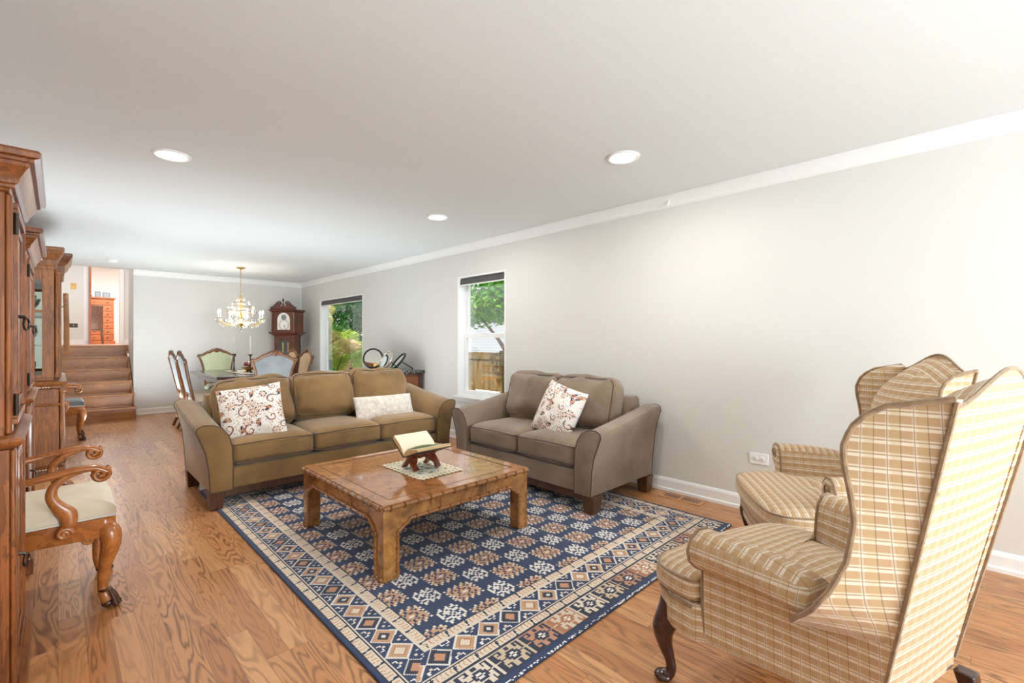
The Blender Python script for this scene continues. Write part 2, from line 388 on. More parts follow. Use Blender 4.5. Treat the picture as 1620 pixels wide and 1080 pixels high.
        if bevel:
            bm = o.modifiers.new('bevel', 'BEVEL'); bm.width = bevel; bm.segments = 2; bm.limit_method = 'ANGLE'; bm.angle_limit = math.radians(40)
        if sub:
            sm = o.modifiers.new('sub', 'SUBSURF'); sm.levels = sub; sm.render_levels = sub
        return o
def tag(o, label=None, cat=None, group=None, kind=None):
    if label: o['label'] = label
    if cat: o['category'] = cat
    if group: o['group'] = group
    if kind: o['kind'] = kind
    return o
def thing(name, label, cat, loc=(0,0,0), rz=0, group=None):
    o = bpy.data.objects.new(name, None); C.objects.link(o); o.empty_display_size = 0.1
    o.location = loc; o.rotation_euler = (0, 0, rz); return tag(o, label, cat, group)
def copy_tree(o, parent=None):
    c = o.copy(); C.objects.link(c)
    if parent is not None: c.parent = parent
    for ch in list(o.children): copy_tree(ch, c)
    return c
def dup(o, loc, rz, label, group=None):
    c = copy_tree(o); c.location = loc; c.rotation_euler = (0, 0, rz); c['label'] = label
    if group: c['group'] = group
    return c
def struct(name, mb, mat, **kw):
    o = mb.build(name, mat, **kw); o['kind'] = 'structure'; return o
def arc(cx, cz, r, a0, a1, n): return [(cx+r*math.cos(a0+(a1-a0)*i/n), cz+r*math.sin(a0+(a1-a0)*i/n)) for i in range(n+1)]
def smoothpath(pts, n=6):
    P = [Vector(p) for p in pts]; out = []
    for i in range(len(P)-1):
        p0 = P[max(i-1, 0)]; p1 = P[i]; p2 = P[i+1]; p3 = P[min(i+2, len(P)-1)]
        for k in range(n):
            t = k/n; out.append(0.5*((2*p1)+(-p0+p2)*t+(2*p0-5*p1+4*p2-p3)*t*t+(-p0+3*p1-3*p2+p3)*t**3))
    out.append(P[-1]); return out
def interp(tab, z):
    if z <= tab[0][0]: return tab[0][1]
    for (a, b), (c, d) in zip(tab, tab[1:]):
        if z <= c: return b+(d-b)*(z-a)/(c-a)
    return tab[-1][1]

# ------------------------------------------------------------------ the room
XL, XR, YB, YF, HC = -0.60, 3.62, -3.6, 9.97, 2.44
struct('floor', MB().bb(XL-.15, XR+.15, YB-.15, YF+.0, -0.12, 0), M['floor'], smooth=False)
struct('ceiling', MB().bb(XL-.15, XR+.15, YB-.15, YF+.02, HC, HC+.2), M['ceil'], smooth=False)
wins = [(7.252, 9.023, 0.60, 2.03), (3.808, 4.691, 0.555, 2.05)]
w = MB(); ys = [YB-.15, wins[1][0], wins[1][1], wins[0][0], wins[0][1], YF+.15]
for a, b in ((0, 1), (2, 3), (4, 5)): w.bb(XR, XR+.17, ys[a], ys[b], 0, HC)
for y0, y1, z0, z1 in wins: w.bb(XR, XR+.17, y0, y1, 0, z0); w.bb(XR, XR+.17, y0, y1, z1, HC)
struct('wall_right', w, M['wall'], smooth=False)
struct('wall_far', MB().bb(0.90, XR, YF, YF+.12, 0, HC).bb(XL-.15, -0.02, YF, YF+.12, 0, HC), M['wall'], smooth=False)
# left wall with an unseen opening added for the side fill lamp
struct('wall_left', MB().bb(XL-.12, XL, YB-.15, 4.62, 0, HC).bb(XL-.12, XL, 5.86, YF, 0, HC).bb(XL-.12, XL, 4.62, 5.86, 2.2, HC), M['wall'], smooth=False)
struct('wall_sun_block', MB().bb(-2.4, -2.3, 3.0, 8.0, 0, HC).bb(-2.3, XL-.12, 3.0, 3.1, 0, HC).bb(-2.3, XL-.12, 7.9, 8.0, 0, HC).bb(-2.4, XL-.15, 3.0, 8.0, HC, HC+.1).bb(-2.3, XL-.15, 3.1, 7.9, -.12, 0), M['wall'], smooth=False)  # added unseen to stop the sun shining in through the side opening
struct('wall_back', MB().bb(XL, 0.1, YB-.12, YB, 0, HC).bb(3.1, XR, YB-.12, YB, 0, HC).bb(0.1, 3.1, YB-.12, YB, 0, .35).bb(0.1, 3.1, YB-.12, YB, 2.34, HC), M['wall'], smooth=False)
wb = thing('window_3', None, None, (0, 0, 0)); wb['kind'] = 'structure'
MB().bb(0.1, 3.1, YB-.1, YB-.03, .35, .41).bb(0.1, 3.1, YB-.1, YB-.03, 2.28, 2.34).bb(.1, .16, YB-.1, YB-.03, .41, 2.28).bb(3.04, 3.1, YB-.1, YB-.03, .41, 2.28).bb(1.57, 1.63, YB-.1, YB-.03, .41, 2.28).build('window_frame', M['trim'], wb, smooth=False)
# crown moulding, baseboards
def crown(name, axis, at, a, b, inward):
    prof = [(0, 0), (0.085, 0), (0.085, -0.012), (0.07, -0.02), (0.055, -0.034), (0.03, -0.062), (0.022, -0.08), (0.012, -0.088), (0.0, -0.095)]
    m = MB()
    poly = [(at+inward*d*.55, HC+z-0.0008) for d, z in prof]
    m.prism(poly, a, b, 'y' if axis == 'y' else 'x'); return struct(name, m, M['trim'], smooth=False)
crown('trim_1', 'y', XR, YB, YF, -1); crown('trim_2', 'x', YF, 0.90, XR-.0, -1); crown('trim_3', 'y', XL, YB, 9.4, 1)
seam = MB(); seam.box((XR-.026, 1.835, HC-.050), (.010, .012, .100), Matrix.Rotation(math.radians(27), 3, 'Y')); struct('trim_4', seam, M['trim'])
def baseb(name, axis, at, a, b, inward):
    prof = [(0, 0), (0.024, 0), (0.024, 0.022), (0.014, 0.028), (0.014, 0.085), (0.009, 0.10), (0.004, 0.108), (0, 0.108)]
    poly = [(at+inward*d, z+0.0008) for d, z in prof]
    return struct(name, MB().prism(poly, a, b, axis), M['trim'], smooth=False)
baseb('baseboard_right', 'y', XR, YB, YF, -1); baseb('baseboard_far', 'x', YF, 0.94, XR, -1); baseb('baseboard_left', 'y', XL, YB, 4.62, 1); baseb('baseboard_back', 'x', YB, XL, XR, 1)

# windows of the right wall
def window(name, y0, y1, z0, z1, hung, sill):
    t = bpy.data.objects.new(name, None); C.objects.link(t); t['kind'] = 'structure'
    X0 = XR
    MB().bb(X0-.001, X0+.16, y1-.022, y1-.0005, z0, z1).bb(X0-.001, X0+.16, y0+.0005, y0+.022, z0, z1).bb(X0-.001, X0+.16, y0+.02, y1-.02, z1-.02, z1-.0005).bb(X0-.001, X0+.16, y0+.02, y1-.02, z0+.0005, z0+.02).build('window_jamb', M['trim'], t, smooth=False)
    fw = 0.05; xg = X0+.12; a, b = y0+.022, y1-.022; c, d = z0+.02, z1-.02
    def sash(nm, xa, za, zb, ww=fw):
        s = MB().bb(xa, xa+.035, a, a+ww, za, zb).bb(xa, xa+.035, b-ww, b, za, zb).bb(xa, xa+.035, a+ww, b-ww, za, za+ww).bb(xa, xa+.035, a+ww, b-ww, zb-ww, zb).build(nm, M['trim'], t, bevel=.004, smooth=False)
        MB().bb(xa+.014, xa+.020, a+ww, b-ww, za+ww, zb-ww).build('pane', M['pane'], s, smooth=False)
        return s
    if hung:
        zm = z0+(z1-z0)*.505
        sash('upper_sash', xg, zm-.02, d); lo = sash('lower_sash', xg-.037, c, zm+.02)
        MB().bb(xg-.05, xg-.002, (a+b)/2-.03, (a+b)/2+.03, zm+.02, zm+.035).build('latch', M['white'], lo, bevel=.003)
    else: sash('sash', xg-.02, c, d, .06)
    if sill:
        s = MB().bb(X0-.045, X0+.02, y0-.05, y1+.05, z0-.022, z0+.002).build('window_sill', M['trim'], t, bevel=.006)
        MB().prism([(X0-.022, z0-.022), (X0, z0-.022), (X0, z0-.075), (X0-.012, z0-.07)], y0-.03, y1+.03, 'y').build('sill_apron', M['trim'], t, smooth=False)
    return t
window('window_1', *wins[0], False, True); window('window_2', *wins[1], True, True)
for (y0, y1, z0, z1), lab in zip(wins, ('charcoal roller shade rolled up at the top of the far window beside the tall clock', 'charcoal roller shade rolled up at the top of the narrow window above the loveseat end')):
    t = thing('roller_shade', lab, 'window shade', (XR+.045, (y0+y1)/2, z1-.05), 0, 'roller shades at the window tops')
    L = y1-y0-.06
    MB().cyl((0, -L/2, 0), (0, L/2, 0), .026, 16).build('roll', M['rubber'], t)
    MB().bb(-.028, -.024, -L/2, L/2, -.052, 0).build('shade_cloth', M['rubber'], t, smooth=False)
    MB().bb(-.032, -.02, -L/2, L/2, -.066, -.052).build('hem_bar', M['white'], t, bevel=.002)
    for ya in (-L/2-.006, L/2): MB().bb(-.03, .03, ya, ya+.006, -.03, .03).build('bracket', M['white'], t, smooth=False)

# stairwell and upper hall
LZ = 1.17
st = struct('wall_stair_left', MB().bb(-.14, -.02, YF+.12, 14.5, 0, 3.6), M['wall'], smooth=False)
struct('wall_stair_right', MB().bb(.90, 1.02, YF+.12, 10.75, 0, HC+.2), M['wall'], smooth=False)
struct('wall_hall_header', MB().bb(-.14, 3.6, YF+.02, YF+.12, HC+.2, 3.6).bb(-.14, .9, YF+.02, YF+.12, HC, HC+.2), M['wall'], smooth=False)
struct('floor_upper', MB().bb(-.02, 3.0, 10.78, 19.0, LZ-.15, LZ), M['floor'], smooth=False)
struct('ceiling_upper', MB().bb(-.14, 3.6, YF+.02, 19.0, 3.6, 3.7), M['ceil'], smooth=False)
struct('wall_hall_right', MB().bb(2.9, 3.02, 10.0, 19.0, 1.0, 3.6).bb(1.02, 2.9, 10.6, 10.75, 0, 3.6), M['wall'], smooth=False)
d0, d1 = .50, 1.05
struct('wall_hall_far', MB().bb(-.02, d0-.07, 14.5, 14.62, LZ, 3.6).bb(d1+.07, 2.9, 14.5, 14.62, LZ, 3.6).bb(d0-.07, d1+.07, 14.5, 14.62, 3.3, 3.6), M['wall'], smooth=False)
dr = bpy.data.objects.new('door_1', None); C.objects.link(dr); dr['kind'] = 'structure'
MB().bb(d0-.08, d0, 14.47, 14.64, LZ, 3.3).bb(d1, d1+.08, 14.47, 14.64, LZ, 3.3).bb(d0, d1, 14.47, 14.64, 3.22, 3.3).build('door_casing', M['trim'], dr, smooth=False)
MB().bb(d0+.002, d0+.042, 14.3, 14.95, LZ+.01, 3.2).build('door_leaf', M['pine'], dr, smooth=False)
struct('wall_bedroom', MB().bb(-.02, 2.9, 18.9, 19.0, LZ, 3.6).bb(-.14, -.02, 14.62, 19, LZ, 3.6), paint('bedroom_paint', srgb(238, 237, 233), .6), smooth=False)
struct('baseboard_hall', MB().bb(-.02, d0-.08, 14.485, 14.5, LZ, LZ+.11).bb(d1+.08, 2.9, 14.485, 14.5, LZ, LZ+.11), M['trim'], smooth=False)

stc = thing('staircase', 'brown oak staircase of six steps rising to the upper hall', 'staircase', (0.0, 9.47, 0))
for i in range(6):
    wdt = .90 if i < 2 else .885
    y = .26*i; z = .195*(i+1)
    MB().bb(-.0, wdt-.03 if i < 2 else .885, y, y+.02, .195*i + (.001 if i == 0 else 0), z-.028).build('riser', M['stair'], stc, smooth=False)
    y2 = y+.27 if i < 5 else y+.012
    if i < 5: MB().bb(-.0, wdt, y-.022, y+.262, z-.028, z).build('tread', M['stair'], stc, bevel=.008)
    else: MB().bb(-.0, wdt, y-.022, y+.01, z-.028, z).build('tread', M['stair'], stc, bevel=.008)
MB().prism([(.03, .002), (1.28, .002), (1.28, .96), (1.28, 1.1), (.03, .16)], .868, .884, 'x').build('side_board', M['stair'], stc, smooth=False)
hr = thing('handrail', 'round brown wooden handrail sloping up beside the stairs', 'handrail', (0.06, 9.7, 0))
MB().tube([(0.03, 0, 1.06), (0.035, .5, 1.52), (0.03, 1.05, 2.02)], .034, 12).build('rail', M['stair'], hr)
for yy, zz in ((.15, 1.2), (.85, 1.84)): MB().cyl((-.078, yy, zz-.08), (.03, yy, zz-.01), .008, 8).build('bracket', M['brass'], hr)

def plate(name, label, cat, loc, rz, holes, mat, w=.075, h=.12):
    t = thing(name, label, cat, loc, rz)
    MB().box((0, -.003, 0), (w, .006, h)).build('cover_plate', mat, t, bevel=.002)
    for dx, dz, k in holes:
        if k == 's': MB().box((dx, -.0105, dz), (.01, .009, .024)).build('toggle', M['white'], t, bevel=.002)
        else:
            r = MB().lathe([(.0165, 0), (.0165, .004), (.014, .005)], (0,0,0), 20, Matrix.Translation((dx, -.006, dz)) @ Matrix.Rotation(PI/2, 4, 'X')).build('receptacle', M['white'], t)
            MB().box((dx-.006, -.0115, dz+.003), (.002, .001, .009)).box((dx+.006, -.0115, dz+.003), (.002, .001, .007)).box((dx, -.0115, dz-.008), (.004, .001, .004)).build('slot', M['black'], r, smooth=False)
    return t
plate('wall_outlet', 'white double power outlet low on the right wall above the baseboard', 'outlet', (XR-.0005, 1.152, .39), PI/2*3, [(-.022, 0, 'o'), (.022, 0, 'o')], M['white'], .125, .08)
plate('light_switch', 'brass switch plate high on the grey upper hall wall', 'light switch', (.25, 14.4995, 2.49), 0, [(0, 0, 's')], M['brass'], .09, .13)
plate('wall_thermostat', 'small dark-framed wall plate lower on the grey upper hall wall', 'wall plate', (.25, 14.4995, 1.60), 0, [(0, 0, 's')], M['iron'], .14, .09)
plate('stair_switch', 'white switch plate on the lit wall edge right of the stairs', 'light switch', (.8995, 10.25, 1.32), PI/2*3, [(0, 0, 's')], M['white'], .08, .13)

# ceiling lights
for x, y, lab in ((.526, 3.68, 'recessed ceiling light on the left, above the brown sofa arm'), (2.637, 1.661, 'recessed ceiling light on the right, nearest the long bare wall'), (2.623, 3.717, 'small recessed ceiling light in the middle, farther down the room')):
    t = thing('recessed_light', lab, 'ceiling light', (x, y, HC-.0008), 0, 'recessed ceiling lights')
    MB().lathe([(.105, 0), (.105, -.006), (.092, -.011), (.078, -.004), (.078, 0)], (0,0,0), 36).build('trim_ring', M['white'], t)
    MB().lathe([(.077, -.001), (.077, -.005), (.05, -.0065), (.001, -.007)], (0,0,0), 32).build('lens', M['lens'], t)
    d = bpy.data.lights.new('recessed_lamp', 'AREA'); d.shape = 'DISK'; d.size = .14; d.energy = 13; d.color = (1, .95, .88)
    lo = bpy.data.objects.new('recessed_lamp', d); C.objects.link(lo); lo.location = (x, y, HC-.012)
t = thing('smoke_detector', 'small white round smoke detector on the ceiling near the stairs', 'smoke detector', (.57, 8.96, HC-.0008))
MB().lathe([(.07, 0), (.07, -.012)], seg=28).build('base', M['white'], t)
MB().lathe([(.06, -.012), (.062, -.03), (.05, -.042), (.001, -.044)], seg=28).build('cover', M['white'], t)

# floor vent
t = thing('floor_vent', 'wooden slotted floor vent beside the right wall baseboard', 'floor vent', (3.50, 1.68, 0.0))
MB().box((0, 0, .003), (.12, .34, .006)).build('frame', M['floor'], t, bevel=.002)
for i in range(12):
    if i != 6: MB().box((0, -.135+.0235*i, .0066), (.07, .010, .0012)).build('slot', M['black'], t, smooth=False)

# ------------------------------------------------------------------ rug
NAVY = srgb(16, 42, 84); DNAVY = srgb(14, 20, 46); CREAM = srgb(234, 218, 196); TAN = srgb(206, 160, 118); WHITE = srgb(240, 236, 228); SAL = srgb(206, 146, 104); RUST = srgb(178, 116, 66)
def make_rug():
    x0, x1, y0, y1 = .83, 3.24, 1.20, 4.55; cs = .0062
    nx, ny = int((x1-x0)/cs), int((y1-y0)/cs); img = np.zeros((nx, ny, 3)); img[:] = NAVY
    ux = (np.arange(nx)+.5)*cs; uy = (np.arange(ny)+.5)*cs; LX, LY = nx*cs, ny*cs
    X, Y = np.meshgrid(ux, uy, indexing='ij')
    xm = np.minimum(X, LX-X); ym = np.minimum(Y, LY-Y)
    # field gul lattice, world based
    wx = X+x0; wy = Y+y0
    def bitmap(rows, cw, ch, cx, cy, px, py, cols):
        H_, W_ = len(rows), len(rows[0])
        gx = (wx-cx+px/2) % px - px/2; gy = (wy-cy+py/2) % py - py/2
        i = np.floor(gx/cw+W_/2).astype(int); j = np.floor(gy/ch+H_/2).astype(int)
        ok = (i >= 0) & (i < W_) & (j >= 0) & (j < H_)
        arr = np.array([[ord(ch_) for ch_ in r] for r in rows]); val = np.zeros_like(i); val[ok] = arr[j[ok], i[ok]]
        for k_, c_ in cols.items(): img[val == ord(k_)] = c_
    top = ["...c..c..c...", ".c.oc.oc.oc.c", ".co.oo.oo.oo.", "co.ooo.o.o.oc", ".coo..o.oo.o.", "c.o.oooo.oooc", ".coo.o##o.oo."]
    tan = top + [r_[::-1] for r_ in top[:6][::-1]]
    tw = [".w..w..w..", ".ww.ww.ww.", "w..ww.w..w", ".www.www.w", "w...w#w.ww"]; wht = tw + [r_[::-1] for r_ in tw[::-1]]
    bitmap(wht, .0118, .0132, 1.578, 1.692, .304, .2, {'w': WHITE, '#': NAVY})
    bitmap(tan, .0124, .0118, 1.730, 1.797, .304, .2, {'o': TAN, 'c': CREAM, '#': WHITE})
    # borders: s = distance from rug edge across the band, t = along
    def border(mask, s, t, along_len):
        def put(m, c): img[mask & m] = c
        # V band A [0,.045] then line, diamond band [.055,.185], line, V band [.19,.24]
        for lo, hi in ((.0, .048), (.196, .246)):
            b = (s >= lo) & (s < hi); put(b, CREAM); q = (s-lo)/(hi-lo)
            ph = (t % .105)/.105
            for k_ in range(4):
                a_ = .1+.2*k_; put(b & (np.abs(ph-a_-.07*np.abs(q*2-1)) < .028) & (q > .2) & (q < .85), TAN if k_ % 2 else SAL)
            put(b & (np.abs(ph-.90-.10*(q-.5)) < .045), DNAVY); put(b & (ph > .86) & (ph < 1.0) & (np.abs(q-.72) < .09), DNAVY)
            put(b & ((q < .08) | (q > .92)), DNAVY)
        b = (s >= .048) & (s < .196); put(b, DNAVY)
        put(b & ((s < .058) | (s > .186)), CREAM)
        b = (s >= .058) & (s < .186); q = (s-.122)/.064; p = .127
        u = ((t + p/2) % p - p/2)/(p/2); idn = np.floor((t+p/2)/p).astype(int) % 3
        put(b, NAVY)
        dm = np.abs(u)/.86+np.abs(q)/.88
        put(b & (dm < 1.16), WHITE); put(b & (dm < .98), TAN)
        put(b & (dm < .98) & (idn == 1), DNAVY); put(b & (dm < .52) & (idn == 1), SAL)
        put(b & (dm < .58) & (idn == 0), DNAVY); put(b & (dm < .22) & (idn == 0), WHITE)
        put(b & (dm < .62) & (idn == 2), RUST); put(b & (dm < .48) & (idn == 2), CREAM)
        # hooks and dots in the side triangles
        e = np.abs(np.abs(u)-1)
        put(b & (e < .10) & (np.abs(np.abs(q)-.56) < .09), CREAM)
        put(b & (np.abs(e-.30) < .06) & (np.abs(q) > .70) & (np.abs(q) < .95), WHITE)
        put(b & (np.abs(e-.22) < .14) & (np.abs(np.abs(q)-.72) < .045), WHITE)
    sideE = .018; frontE = .168
    sx = xm-sideE; sy = ym-frontE
    # priority by mitre
    inside = (sx >= 0) & (sy >= 0)
    mlong = inside & (sx < .246) & (sx <= sy); mend = inside & (sy < .246) & (sy < sx)
    sy2 = sy*1.0
    border(mlong, sx, wy-1.758+.127*30, LY); border(mend, sy2, wx-1.316+.127*30, LX)
    # end hook bands
    eb = (ym < frontE) & (ym >= .036) & (sx >= 0); p = .168
    ph = ((wx-1.777+p/2) % p)/p; idn = np.floor((wx-1.777+p/2)/p).astype(int) % 4; q = (ym-.036)/(frontE-.036)
    cols = [CREAM, srgb(214, 190, 158), srgb(196, 142, 104), srgb(222, 206, 184)]
    for k_, c_ in enumerate(cols): img[eb & (idn == k_)] = c_
    hook = ["XXXX..XX..XXX", "X..X..XX..X.X", "X.XX......X.X", "X....XXXX...X", "XX..XXwwXX..X", ".XXXXwXXwXXX.", "XX..XXwwXX..X", "X....XXXX...X", "X.XX......X.X", "X..X..XX..X.X", "XXXX..XX..XXX"]
    hook = ["............."] + hook + ["............."]
    i = np.clip((ph*15-1).astype(int), -1, 13); j = np.clip((q*13).astype(int), 0, 12)
    arr = np.array([[ord(c_) for c_ in '.'+r+'.'] for r in hook]); val = arr[j, np.clip(i+1, 0, 14)]
    img[eb & (val == ord('X')) & (idn != 3)] = DNAVY; img[eb & (val == ord('X')) & (idn == 3)] = RUST; img[eb & (val == ord('w'))] = WHITE
    img[eb & ((q < .05) | (q > .955))] = DNAVY
    img[(ym < .036)] = NAVY; img[(sx < 0)] = NAVY
    rng = np.random.RandomState(3)
    fr = (ym < .010) & (rng.rand(nx, ny) < .35); img[fr] = WHITE
    # vertices
    zt = .009; vx, vy = nx+1, ny+1
    gx, gy = np.meshgrid(x0+np.arange(vx)*cs, y0+np.arange(vy)*cs, indexing='ij')
    z = zt + .0006*np.sin(gx*37)*np.cos(gy*29)
    co = np.stack([gx, gy, z], -1).reshape(-1, 3)
    idx = np.arange(vx*vy).reshape(vx, vy)
    quads = np.stack([idx[:-1, :-1], idx[1:, :-1], idx[1:, 1:], idx[:-1, 1:]], -1).reshape(-1, 4)
    edge = np.concatenate([idx[:, 0], idx[-1, 1:], idx[-2::-1, -1], idx[0, -2:0:-1]])
    bco = co[edge].copy(); bco[:, 2] = .0006; b0 = len(co); ne = len(edge); k = np.arange(ne); k2 = (k+1) % ne
    sk = np.stack([edge[k], b0+k, b0+k2, edge[k2]], -1)
    co = np.concatenate([co, bco]); F = np.concatenate([quads, sk])
    me = bpy.data.meshes.new('area_rug'); me.vertices.add(len(co)); me.vertices.foreach_set('co', co.ravel())
    me.loops.add(len(F)*4); me.loops.foreach_set('vertex_index', F.ravel().astype(np.int32))
    me.polygons.add(len(F)); me.polygons.foreach_set('loop_start', (np.arange(len(F))*4).astype(np.int32)); me.polygons.foreach_set('loop_total', np.full(len(F), 4, np.int32))
    me.update(calc_edges=True)
    at = me.color_attributes.new('pattern', 'FLOAT_COLOR', 'CORNER')
    fc = np.ones((len(F), 4, 4)); fc[:len(quads), :, :3] = img.reshape(-1, 1, 3); fc[len(quads):, :, :3] = DNAVY
    at.data.foreach_set('color', fc.ravel().astype(np.float32))
    me.materials.append(M['rug']); o = bpy.data.objects.new('area_rug', me); C.objects.link(o)
    tag(o, 'navy oriental rug with tan medallions and a diamond border under the coffee table', 'rug')
make_rug()

# ------------------------------------------------------------------ sofa and loveseat  (local: x along, front y=0, back y=D)
def couch(name, label, L, D, nseat, mat, armh=.62, backz=.84, seed=0):
    t = thing(name, label, 'sofa' if nseat > 2 else 'loveseat')
    AW = .165; FL = .085
    # base, wood rail, feet
    MB().bb(.05, L-.05, .012, D-.03, .13, .285).build('base', mat, t, bevel=.012)
    for ya in (.035, D-.10): MB().bb(.12, L-.12, ya, ya+.027, .072, .1295).build('wood_rail', M['sofawood'], t, bevel=.004)
    for x in (.0, L-.115):
        for y, yy in ((-.01, .10), (D-.13, D-.03)):
            x0_ = x+.012; zf = .0005 if y < .1 else -.0095; MB().loft([[V3(x0_+.012, y+.01, zf), V3(x0_+.09, y+.01, zf), V3(x0_+.09, yy-.01, zf), V3(x0_+.012, yy-.01, zf)], [V3(x0_, y, .129), V3(x0_+.105, y, .129), V3(x0_+.105, yy, .129), V3(x0_, yy, .129)]]).build('foot', M['sofawood'], t, bevel=.004)
    def sect(h):   # (outward t, z) section, inner face t=0
        k = h-.62
        return [(0.0, .13), (.145, .13), (.155, .30), (.175, .42+k*.6), (.215, .53+k), (.232, .575+k), (.225, .605+k), (.19, .622+k), (.13, .618+k), (.07, .590+k), (.028, .53+k), (.006, .44+k*.6), (0.0, .30)]
    for sgn in (1, -1):
        def mp(t_, y, z): return V3((AW-t_) if sgn > 0 else (L-AW+t_), y, z)
        rings = []
        for j in range(13):
            q = j/12; y = .0+(D-.02)*q; h = armh + (.13*q**1.6) + .012*math.sin(q*PI)
            sc = 1.0 if 0 < j < 12 else .96
            rings.append([mp(.08+(a-.08)*sc, y, .13+(z-.13)*sc if j in (0, 12) else z) for a, z in sect(h)])
        am = MB().loft(rings).build('arm', mat, t, angle=50)
        fr = sect(armh)
        MB().loft([[mp(a, .006, z) for a, z in fr], [mp(a, -.014, z) for a, z in fr], [mp(.08+(a-.08)*.9, -.019, .38+(z-.38)*.97) for a, z in fr]]).build('front_panel', mat, am, angle=35)
        MB().tube([mp(a, -.014, z) for a, z in fr[1:]+[fr[0]]], .0042, 6).build('piping', M['piping'], am)
        back = sect(armh+.13)
        MB().tube([p+V3(0, .001, 0) for p in rings[-1][1:]], .004, 6).build('piping', M['piping'], am)
    # back frame
    rings = []
    for j in range(9):
        x = AW-.02+(L-2*AW+.04)*j/8
        rings.append([V3(x, D-.27, .27), V3(x, D-.02, .14), V3(x, D-.0, .60), V3(x, D-.01, backz-.15), V3(x, D-.05, backz-.12), V3(x, D-.13, backz-.14), V3(x, D-.20, .55)])
    MB().loft(rings).build('back_frame', mat, t, angle=60)
    # cushions
    cw = (L-2*AW)/nseat
    for i in range(nseat):
        cx = AW+cw*(i+.5); cd = D-.25
        cu = MB().rbox((cx, .0+cd/2, .385), (cw-.008, cd, .165), .04, 12, (.004, .014, .034), wr=.008, seed=i+seed).build('seat_cushion', mat, t, angle=80)
        hw, z_ = cw/2-.006, 0
        for zz in (.452, .322):
            pts = []
            for k in range(49):
                q = k/48; r_ = .04
                # rounded rectangle path on the front and sides
                per = [(-hw, cd-.05), (-hw, r_), (-hw+.012, .012), (-hw+r_, .0), (0, -.010), (hw-r_, .0), (hw-.012, .012), (hw, r_), (hw, cd-.05)]
            pts = smoothpath([V3(cx+a, b-.003 if b < .02 else b, zz+(.007 if abs(a) < .05 else 0)) for a, b in per], 4)
            MB().tube(pts, .004, 6).build('piping', M['piping'], cu)
    for i in range(nseat):
        cx = AW+cw*(i+.5)+(0.015 if i == 0 else -.015 if i == nseat-1 else 0); hgt = .44
        R_ = Matrix.Rotation(math.radians(-15), 3, 'X') @ Matrix.Rotation(math.radians((-2, 1.5, 3)[i % 3] if nseat > 2 else 0), 3, 'Y')
        wid = cw+(.035 if i in (0, nseat-1) else .0)
        zc = backz-.19-(.02 if (i == 0 and nseat > 2) else 0)
        cu = MB().rbox((cx, D-.29, zc), (wid-.004, .22, hgt), .095, 30, (.010, .06, .022), R_, wr=.026, seed=i*7+seed+3, p=2.4, gather=.009).build('back_cushion', mat, t, angle=85)
        pts = []
        for k in range(40):
            a = 2*PI*k/40; ex = .22
            u = math.copysign(abs(math.cos(a))**ex, math.cos(a)); v = math.copysign(abs(math.sin(a))**ex, math.sin(a))
            p_ = V3(u*(wid/2-.022), -.085, v*(hgt/2-.02)); pts.append(R_ @ p_ + V3(cx, D-.29, zc))
        MB().tube(pts, .0036, 6, closed=True).build('piping', M['piping'], cu)
    return t
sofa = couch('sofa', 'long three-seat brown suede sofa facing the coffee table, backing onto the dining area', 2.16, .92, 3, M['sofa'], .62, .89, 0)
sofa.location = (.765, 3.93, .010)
ls = couch('loveseat', 'two-seat brown suede loveseat against the right wall below the window', 1.56, .86, 2, M['loveseat'], .60, .89, 20)
ls.rotation_euler = (0, 0, -PI/2); ls.location = (2.69, 3.49, .010)

